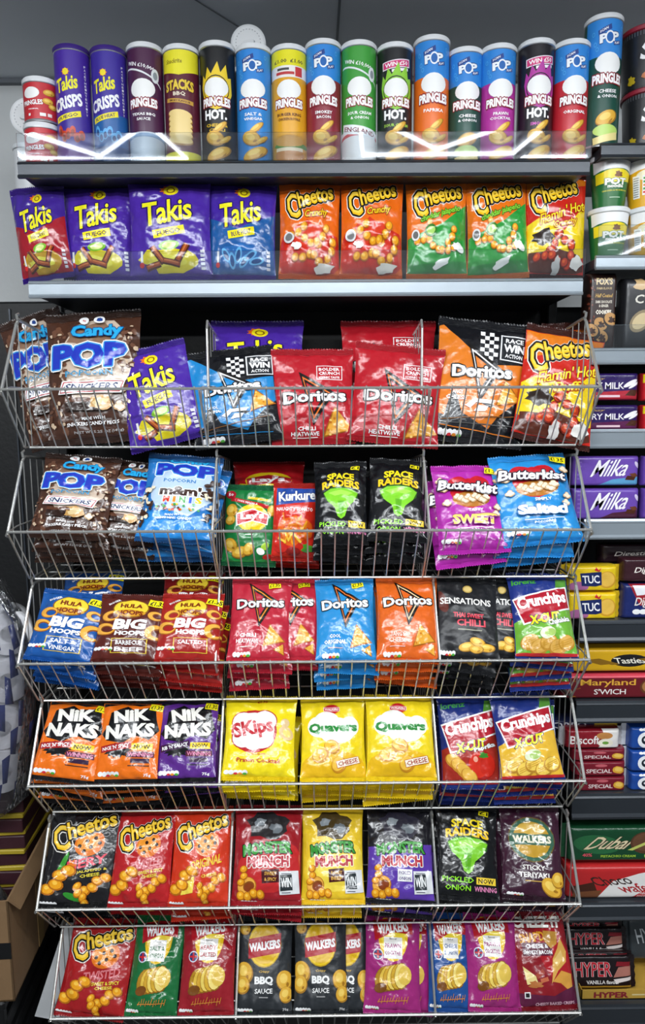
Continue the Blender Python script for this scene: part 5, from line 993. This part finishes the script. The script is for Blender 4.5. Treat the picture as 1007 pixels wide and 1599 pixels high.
px_pack(d_dig('#2c1a22'), 938, 850, 1040, 880, .05, 'dark digestive biscuit pack on top, behind the crackers', 'biscuit pack', 'biscuit_pack', m='wrap', Y=.235)
def d_tasties():
    a = Art('#d8a81c', mat='card'); a.ell(56, 50, 17, 26, '#1c1c20'); a.txt('Tasties', 56, 50, 28, 24, '#f4f0e0', b=.8, r=4)
    for x in (24, 34, 76, 88): a.rect(x, 54, 9, 28, '#8a6418', 30)
    return a
def d_mary():
    a = Art('#6c1a24', mat='card'); a.rect(50, 6, 100, 14, '#d84a5c'); a.txt('Maryland', 46, 34, 52, 32, '#e8b040', b=1.4); a.txt("S'WICH", 48, 68, 30, 22, '#f6f0ea', b=1.5); a.ell(90, 50, 14, 36, '#6a3c20'); a.ell(90, 48, 12, 30, '#b07a48'); a.cracks(14, '#d8a828', 3, 2, 20, 20, 95, 1.2); return a
px_pack(d_mary(), 872, 1053, 1040, 1093, .09, 'long dark red biscuit box with yellow lettering', 'biscuit box', 'biscuit_box', zb=ZR[6])
px_pack(d_tasties(), 886, 1012, 1060, 1051, .09, 'yellow biscuit box on top of the long dark red one', 'biscuit box', 'biscuit_box')
def d_special():
    a = Art('#7c1a2a', mat='card'); a.ell(50, 24, 12, 10, '#c8606a'); a.txt('SPECIAL', 46, 62, 50, 28, '#f0e0dc', b=.6); a.blot(84, 54, 12, 26, '#e0a838', .12, 10); a.blot(84, 50, 8, 16, '#f0c860', .12, 10); return a
for k, (y0, y1, lb) in enumerate(((1214, 1240, 'dark red biscuit pack, lowest of three'), (1190, 1213, 'dark red biscuit pack, middle of three'), (1171, 1189, 'dark red biscuit pack, uppermost of three'))):
    px_pack(d_special(), 902-k*4, y0, 979, y1, .06, lb, 'biscuit pack', 'biscuit_pack', 'dark red biscuit packs', zb=ZR[7] if k == 0 else None)
def d_bisc():
    a = Art('#8c1c28', seal='#b8b8bc'); a.poly([(66, 0), (100, 0), (100, 100), (58, 100), (70, 50)], '#e8e4e0'); a.txt('Biscoff', 34, 52, 54, 44, '#f6f0ec', b=1.3); a.ell(70, 30, 15, 18, '#c88a4c'); a.ell(72, 68, 14, 22, '#f2ecd8'); a.ell(72, 68, 6, 8, '#6a9c3c'); return a
px_pack(d_bisc(), 884, 1140, 970, 1170, .05, 'red and white caramel biscuit pack above the dark red ones', 'biscuit pack', 'biscuit_pack', m='wrap', seals=1)
a = Art('#23284a', mat='card'); a.txt('OREO', 26, 50, 50, 60, '#e8e8f0', b=1.5); a.poly([(60, 0), (100, 0), (100, 100), (66, 100)], '#d8b83a')
px_pack(a, 862, 1124, 968, 1141, .05, 'dark blue biscuit pack with yellow end above the red and white one', 'biscuit pack', 'biscuit_pack', m='wrap', Y=.20)
def d_oreo():
    a = Art('#1e4a9c', seal='#e0e4ea'); a.ell(44, 56, 24, 36, '#f4f6f8'); a.ell(44, 56, 13, 20, '#1c2430'); a.ell(42, 54, 5, 8, '#f4f6f8'); a.nutri(50, 10, 50, 10); return a
for k, (y0, y1, lb) in enumerate(((1208, 1236, 'blue and white biscuit pack, lowest of three at the edge'), (1173, 1206, 'blue and white biscuit pack, middle of three at the edge'), (1136, 1171, 'blue and white biscuit pack, uppermost of three at the edge'))):
    px_pack(d_oreo(), 984, y0, 1040, y1, .06, lb, 'biscuit pack', 'biscuit_pack', 'blue biscuit packs', zb=ZR[7] if k == 0 else None, m='wrap', seals=1)
def d_choco():
    a = Art('#c42a2c', mat='card'); a.poly([(28, 100), (44, 44), (68, 22), (100, 4), (100, 50), (74, 70), (60, 100)], '#f0eeea'); a.poly([(4, 60), (26, 46), (30, 76), (8, 90)], '#4a2418'); a.poly([(8, 76), (34, 70), (30, 96), (6, 98)], '#7a4a2c'); a.txt('Choco', 42, 42, 36, 28, '#3a2620', r=14, b=1.4); a.txt('wafer', 66, 64, 34, 26, '#b8242c', r=14, b=1.3); a.txt('Wafer', 72, 80, 10, 8, '#f4e0dc', b=.4); a.txt('cocoa', 72, 90, 10, 7, '#f4e0dc', b=.4); return a
def d_dubai():
    a = Art('#16482c', seal='#1c5434'); a.ell(30, 48, 24, 28, '#2a6a40', 10); a.txt('Dubai', 44, 44, 42, 36, '#e8d8b0', [('#3c2418', 1)], sh=.3, b=1.0); a.ell(80, 44, 16, 32, '#5a3a28'); a.ell(79, 42, 13, 26, '#6e4a34'); a.rect(78, 48, 6, 40, '#c8d06a', -30); a.ell(84, 82, 5, 9, '#b8d860'); a.ell(93, 74, 6, 12, '#e8dcb8'); a.txt('PISTACHIO CREAM', 52, 82, 36, 7, '#a8d040', b=.5); a.txt('40%', 20, 78, 10, 10, '#e85a6a', b=.6); return a
px_pack(d_choco(), 882, 1352, 1052, 1411, .08, 'red and white wafer box on the right-hand shelf', 'wafer box', 'wafer_box', zb=ZR[8])
px_pack(d_dubai(), 886, 1292, 1040, 1347, .05, 'green pistachio chocolate pack on top of the red and white box', 'chocolate bar', 'chocolate_pack', m='wrap', seals=1)
def d_hyper():
    a = Art('#1d1417', seal='#1d1417'); a.rect(50, 96, 100, 8, '#c8982c'); a.txt('HYPER', 42, 40, 56, 46, '#c82434', [('#f0d8d8', .7)], b=2); a.txt('VANILLA flavour', 56, 80, 50, 12, '#f0ece8', b=.5); a.poly([(72, 66), (80, 34), (100, 30), (100, 60)], '#b8786a'); a.poly([(72, 72), (100, 64), (100, 74), (76, 84)], '#efe4e0'); a.rect(88, 24, 22, 14, '#8a1c28', -6); return a
z = ZR[9]; o = empty('display_tray', Matrix.Translation((float(hity(975, 1565, .17)[0]), .17, z))); hw = float(hity(1040, 1565, .17)[0]-hity(905, 1565, .17)[0])/2
MB().box(-hw, 0, 0, hw, .15, .003).box(-hw, 0, 0, hw, .002, .028).box(-hw, 0, 0, -hw+.002, .15, .028).box(hw-.002, 0, 0, hw, .15, .05).box(-hw, .148, 0, hw, .15, .05).build('tray_body', mat('gold_card', '#c8a044', rough=.4, bump=.0004), o)
a = Art('#c8a044', 0.2, mat='card'); a.txt('HYPER', 34, 50, 40, 60, '#8c2430', b=1.2); a.rect(76, 50, 36, 14, '#e8d8a0')
T, K, C = a.tris([0, 50, 100], [0, 50, 100]); P = np.stack([(T[..., 0].ravel()/50-1)*hw, np.full(T[..., 0].size, -.0006), .028*(1-T[..., 1].ravel()/100)], -1); P[:, 1] -= np.repeat(K, 3)*.0001
me = bpy.data.meshes.new('tray_print'); me.from_pydata([tuple(p) for p in P], [], [tuple(t) for t in np.arange(len(P)).reshape(-1, 3)[:, ::-1]]); at = me.color_attributes.new('print', 'FLOAT_COLOR', 'POINT'); at.data.foreach_set('color', np.concatenate([np.repeat(C, 3, 0), np.ones((len(P), 1))], 1).ravel()); link('tray_print', me, M['card'], o)
tag(o, 'gold cardboard tray under the black wafer packs', 'tray')
for k, (x0, x1, y0, y1, yy, lb) in enumerate(((884, 990, 1502, 1546, .19, 'black wafer pack with red lettering, front one in the gold tray'), (880, 982, 1490, 1504, .215, 'black wafer pack second in the gold tray, mostly its gold edge'), (876, 976, 1456, 1492, .24, 'black wafer pack with red lettering, third in the gold tray'), (872, 968, 1441, 1458, .27, 'black wafer pack at the back of the gold tray'))):
    px_pack(d_hyper(), x0, y0, x1, y1, .02, lb, 'wafer pack', 'wafer_pack', 'black wafer packs', Y=yy, m='wrap', seals=1, lean=14)
a = Art('#3c4246', seal='#30363a'); a.txt('HYPE', 46, 40, 60, 36, '#c8ccd0', r=8, b=1); a.poly([(40, 70), (80, 60), (90, 100), (50, 100)], '#d8dcde')
px_pack(a, 985, 1445, 1050, 1500, .02, 'grey wafer pack at the right edge of the lowest shelf', 'wafer pack', 'wafer_pack', Y=.25, m='wrap', seals=1, lean=14)
# ------------------------------------------------------------------ left side: toilet rolls, carton, boards
def roll(cx, cy, yy, rpx, lb, yaw):
    P = hity(cx, cy, yy); R = rpx*depth(P)/FPX; o = empty('toilet_roll', Matrix.Translation(Vector(P.tolist())) @ Matrix.Rotation(math.radians(yaw), 4, 'Z'))
    pr = [(R*.36, 0), (R*.95, 0), (R, .004), (R, .096), (R*.95, .10), (R*.36, .10), (R*.36, 0)]
    MB().lathe(pr, n=40, ax='y').build('paper', M['paper'], o); MB().lathe([(R*.35, .001), (R*.37, .001), (R*.37, .099), (R*.35, .099), (R*.35, .001)], n=24, ax='y').build('cardboard_core', M['carton'], o)
    tag(o, lb, 'toilet roll', 'toilet rolls in the plastic pack')
for cx, cy, lb in ((4, 1206, 'white toilet roll, lowest in the plastic pack on the left'), (4, 1138, 'white toilet roll, second from the bottom in the plastic pack'), (12, 1064, 'white toilet roll, third from the bottom in the plastic pack'), (14, 990, 'white toilet roll, highest in the plastic pack')):
    roll(cx, cy, .17, 36, lb, 24)
mb = MB(); blue = MB(); prof = []
ys = [905, 935, 965, 1000, 1040, 1080, 1120, 1160, 1200, 1240, 1252]; xr = [2, 20, 38, 50, 56, 58, 56, 52, 50, 46, 30]; V = []; nX = 14
for j, (py, xx) in enumerate(zip(ys, xr)):
    Pr = hity(xx, py, .2); Pl = hity(-70, py, .2)
    for i in range(nX):
        t = i/(nX-1); a = t*math.pi; V.append((float(Pl[0]+(Pr[0]-Pl[0])*(1-(1-t)**1.6)), .21-.10*math.sin(math.pi*(.12+.88*t))**.6+.006*math.sin(3*j+2*i), float(Pr[2])+.004*math.sin(i*2.1+j)))
F = [(j*nX+i, j*nX+i+1, (j+1)*nX+i+1, (j+1)*nX+i) for j in range(len(ys)-1) for i in range(nX-1)]
bq = [q for k, q in enumerate(F) if (k//(nX-1)+k % (nX-1)) % 3 == 0 and 0 < k//(nX-1) < 9]
o = empty('toilet_roll_pack', Matrix.Translation(hity(10, 1245, .2).tolist())); off = o.matrix_world.translation
VV = [(x-off.x, y-off.y, z-off.z) for x, y, z in V]; cl = MB().add(VV, F, True).build('clear_wrap', M['poly'], o); so = cl.modifiers.new('thickness', 'SOLIDIFY'); so.thickness = .0006
M['bluefilm'] = mat('blue_printed_film', '#2c3878', rough=.3, bump=.004, coat=.3)
bl = MB().add([(x, y+.003, z) for x, y, z in VV], bq, True).build('blue_print', M['bluefilm'], o); so = bl.modifiers.new('thickness', 'SOLIDIFY'); so.thickness = .0004
tag(o, 'clear and blue plastic wrapping around the toilet rolls on the left', 'toilet roll pack')
# what the rolls stand on: a pile of flat dark and yellow folders in the open carton
bx = Matrix.Translation((-.688, .0, .345)) @ Matrix.Rotation(math.radians(3), 4, 'Z')
o = empty('cardboard_box', bx); hh, tt = .255, .004
def wallq(p0, p1, h0, h1, name, m='carton'):
    d = Vector((p1[0]-p0[0], p1[1]-p0[1], 0)); nrm = Vector((-d.y, d.x, 0)).normalized()*tt; a = [(p0[0], p0[1]), (p1[0], p1[1]), (p1[0]+nrm.x, p1[1]+nrm.y), (p0[0]+nrm.x, p0[1]+nrm.y)]
    mb = MB(); v = [(x, y, 0) for x, y in a]+[(a[0][0], a[0][1], h0), (a[1][0], a[1][1], h1), (a[2][0], a[2][1], h1), (a[3][0], a[3][1], h0)]
    mb.add(v, [(3, 2, 1, 0), (4, 5, 6, 7), (0, 1, 5, 4), (1, 2, 6, 5), (2, 3, 7, 6), (3, 0, 4, 7)]); return mb.build(name, M[m], o)
wallq((0, 0), (0, .38), hh, hh+.01, 'side_wall'); wallq((-.34, 0), (0, 0), hh-.01, hh, 'front_wall'); wallq((0, .38), (-.34, .38), hh, hh, 'back_wall'); wallq((-.34, .38), (-.34, 0), hh, hh, 'side_wall'); MB().box(-.34, 0, 0, 0, .38, .004).build('bottom_panel', M['carton_in'], o)
MB().box(-.0005, .30, .10, .0012, .345, .155).build('shipping_label', M['board'], o); MB().box(-.06, -.0015, .11, .0, .0, .15).build('black_mark', M['black'], o)
MB().box(.0002, .17, .001, .0014, .21, hh).build('packing_tape', M['tape'], o)
f = MB().add([(0, 0, hh), (0, .38, hh+.01), (.02, .37, hh-.02), (.022, .01, hh-.03), (.003, .0, hh), (.003, .38, hh+.01)], [(0, 1, 2, 3)]); fo = f.build('flap', M['carton'], o); so = fo.modifiers.new('thickness', 'SOLIDIFY'); so.thickness = .003
tag(o, 'open brown cardboard box at the lower left beside the baskets', 'box')
M['maroon'] = mat('maroon_card', '#3a1c24', rough=.5, bump=.0005); M['yel'] = mat('yellow_card', '#b09a2c', rough=.45, bump=.0005)
zz = .345+.006
for k in range(15):
    h = (.034, .012)[k % 2]+(.01 if k < 3 else 0); oo = MB().box(-.15, -.02, 0, .15, .17, h, .002).build('flat_carton', M['maroon' if k % 2 == 0 else 'yel'], None, bx @ Matrix.Translation((-.17, .195, zz-.345)) @ Matrix.Rotation(math.radians((k % 3-1)*2.0), 4, 'Z'))
    c = 'dark maroon' if k % 2 == 0 else 'thin yellow'
    tag(oo, f"{c} flat carton in the open cardboard box, {['lowest', 'second', 'third', 'fourth', 'fifth', 'sixth', 'seventh', 'eighth', 'ninth', 'tenth', 'eleventh', 'twelfth', 'thirteenth', 'fourteenth', 'topmost'][k]} of the pile", 'carton', 'flat cartons in the cardboard box'); zz += h+.0005
# plastic crate that carries the box
o = empty('plastic_crate', Matrix.Translation((-.927, .19, .019)) @ Matrix.Rotation(math.radians(3), 4, 'Z')); mb = MB()
mb.box(-.2, -.2, -.019, .2, .2, .02, .004)
for z0 in (.05, .11, .17, .23): mb.box(-.2, -.2, z0, .2, -.185, z0+.035, .003).box(-.2, .185, z0, .2, .2, z0+.035, .003).box(-.2, -.2, z0, -.185, .2, z0+.035, .003).box(.185, -.2, z0, .2, .2, z0+.035, .003)
mb.build('slatted_wall', M['black'], o); 
for x in (-.2, .18):
    for y in (-.2, .18): MB().box(x, y, .02, x+.02, y+.02, .31, .003).build('corner_post', M['black'], o)
MB().box(-.205, -.205, .30, .205, .205, .325, .005).build('lid_board', M['black'], o); tag(o, 'black slatted crate under the cardboard box', 'crate')
# pale boards leaning behind the bottom basket
for k, (q, lb) in enumerate(((((100, 1446), (130, 1446), (92, 1594), (54, 1587)), 'pale board leaning behind the bottom left corner of the baskets'), (((132, 1446), (146, 1446), (112, 1596), (92, 1594)), 'second pale board, right behind the leaning one at bottom left'))):
    c = [hity(px, py, (.10+.06*k)+(.06 if j < 2 else 0)) for j, (px, py) in enumerate(q)]; c0 = np.array(c[3]); v = [(p-c0) for p in c]+[(p-c0+np.array((0, .012, 0))) for p in c]
    oo = MB().add([tuple(map(float, p)) for p in v], [(0, 1, 2, 3)[::-1], (4, 5, 6, 7), (0, 1, 5, 4), (1, 2, 6, 5), (2, 3, 7, 6), (3, 0, 4, 7)]).build('leaning_board', M['board'], None, Matrix.Translation(c0.tolist())); tag(oo, lb, 'board')

def lump(nu, nv):
    V = []; F = []
    for j in range(nv):
        for i in range(nu):
            u, v = i/(nu-1)*2-1, j/(nv-1)*2-1; e = max(0, (1-abs(u)**4)*(1-abs(v)**4))**.5
            V.append((u*.135, v*.07, .235*e+e*(.014*math.sin(7*u+3*v)+.010*math.sin(13*v-5*u)+.006*math.sin(23*u+11*v))))
    for j in range(nv-1):
        for i in range(nu-1): k = j*nu+i; F.append((k, k+1, k+nu+1, k+nu))
    return MB().add(V, F, True)
oo = lump(34, 22).build('clear_plastic_bag', M['poly'], None, bx @ Matrix.Translation((-.165, .092, .006))); so = oo.modifiers.new('thickness', 'SOLIDIFY'); so.thickness = .0006
tag(oo, 'crumpled clear plastic bag in the front of the open cardboard box', 'plastic bag')
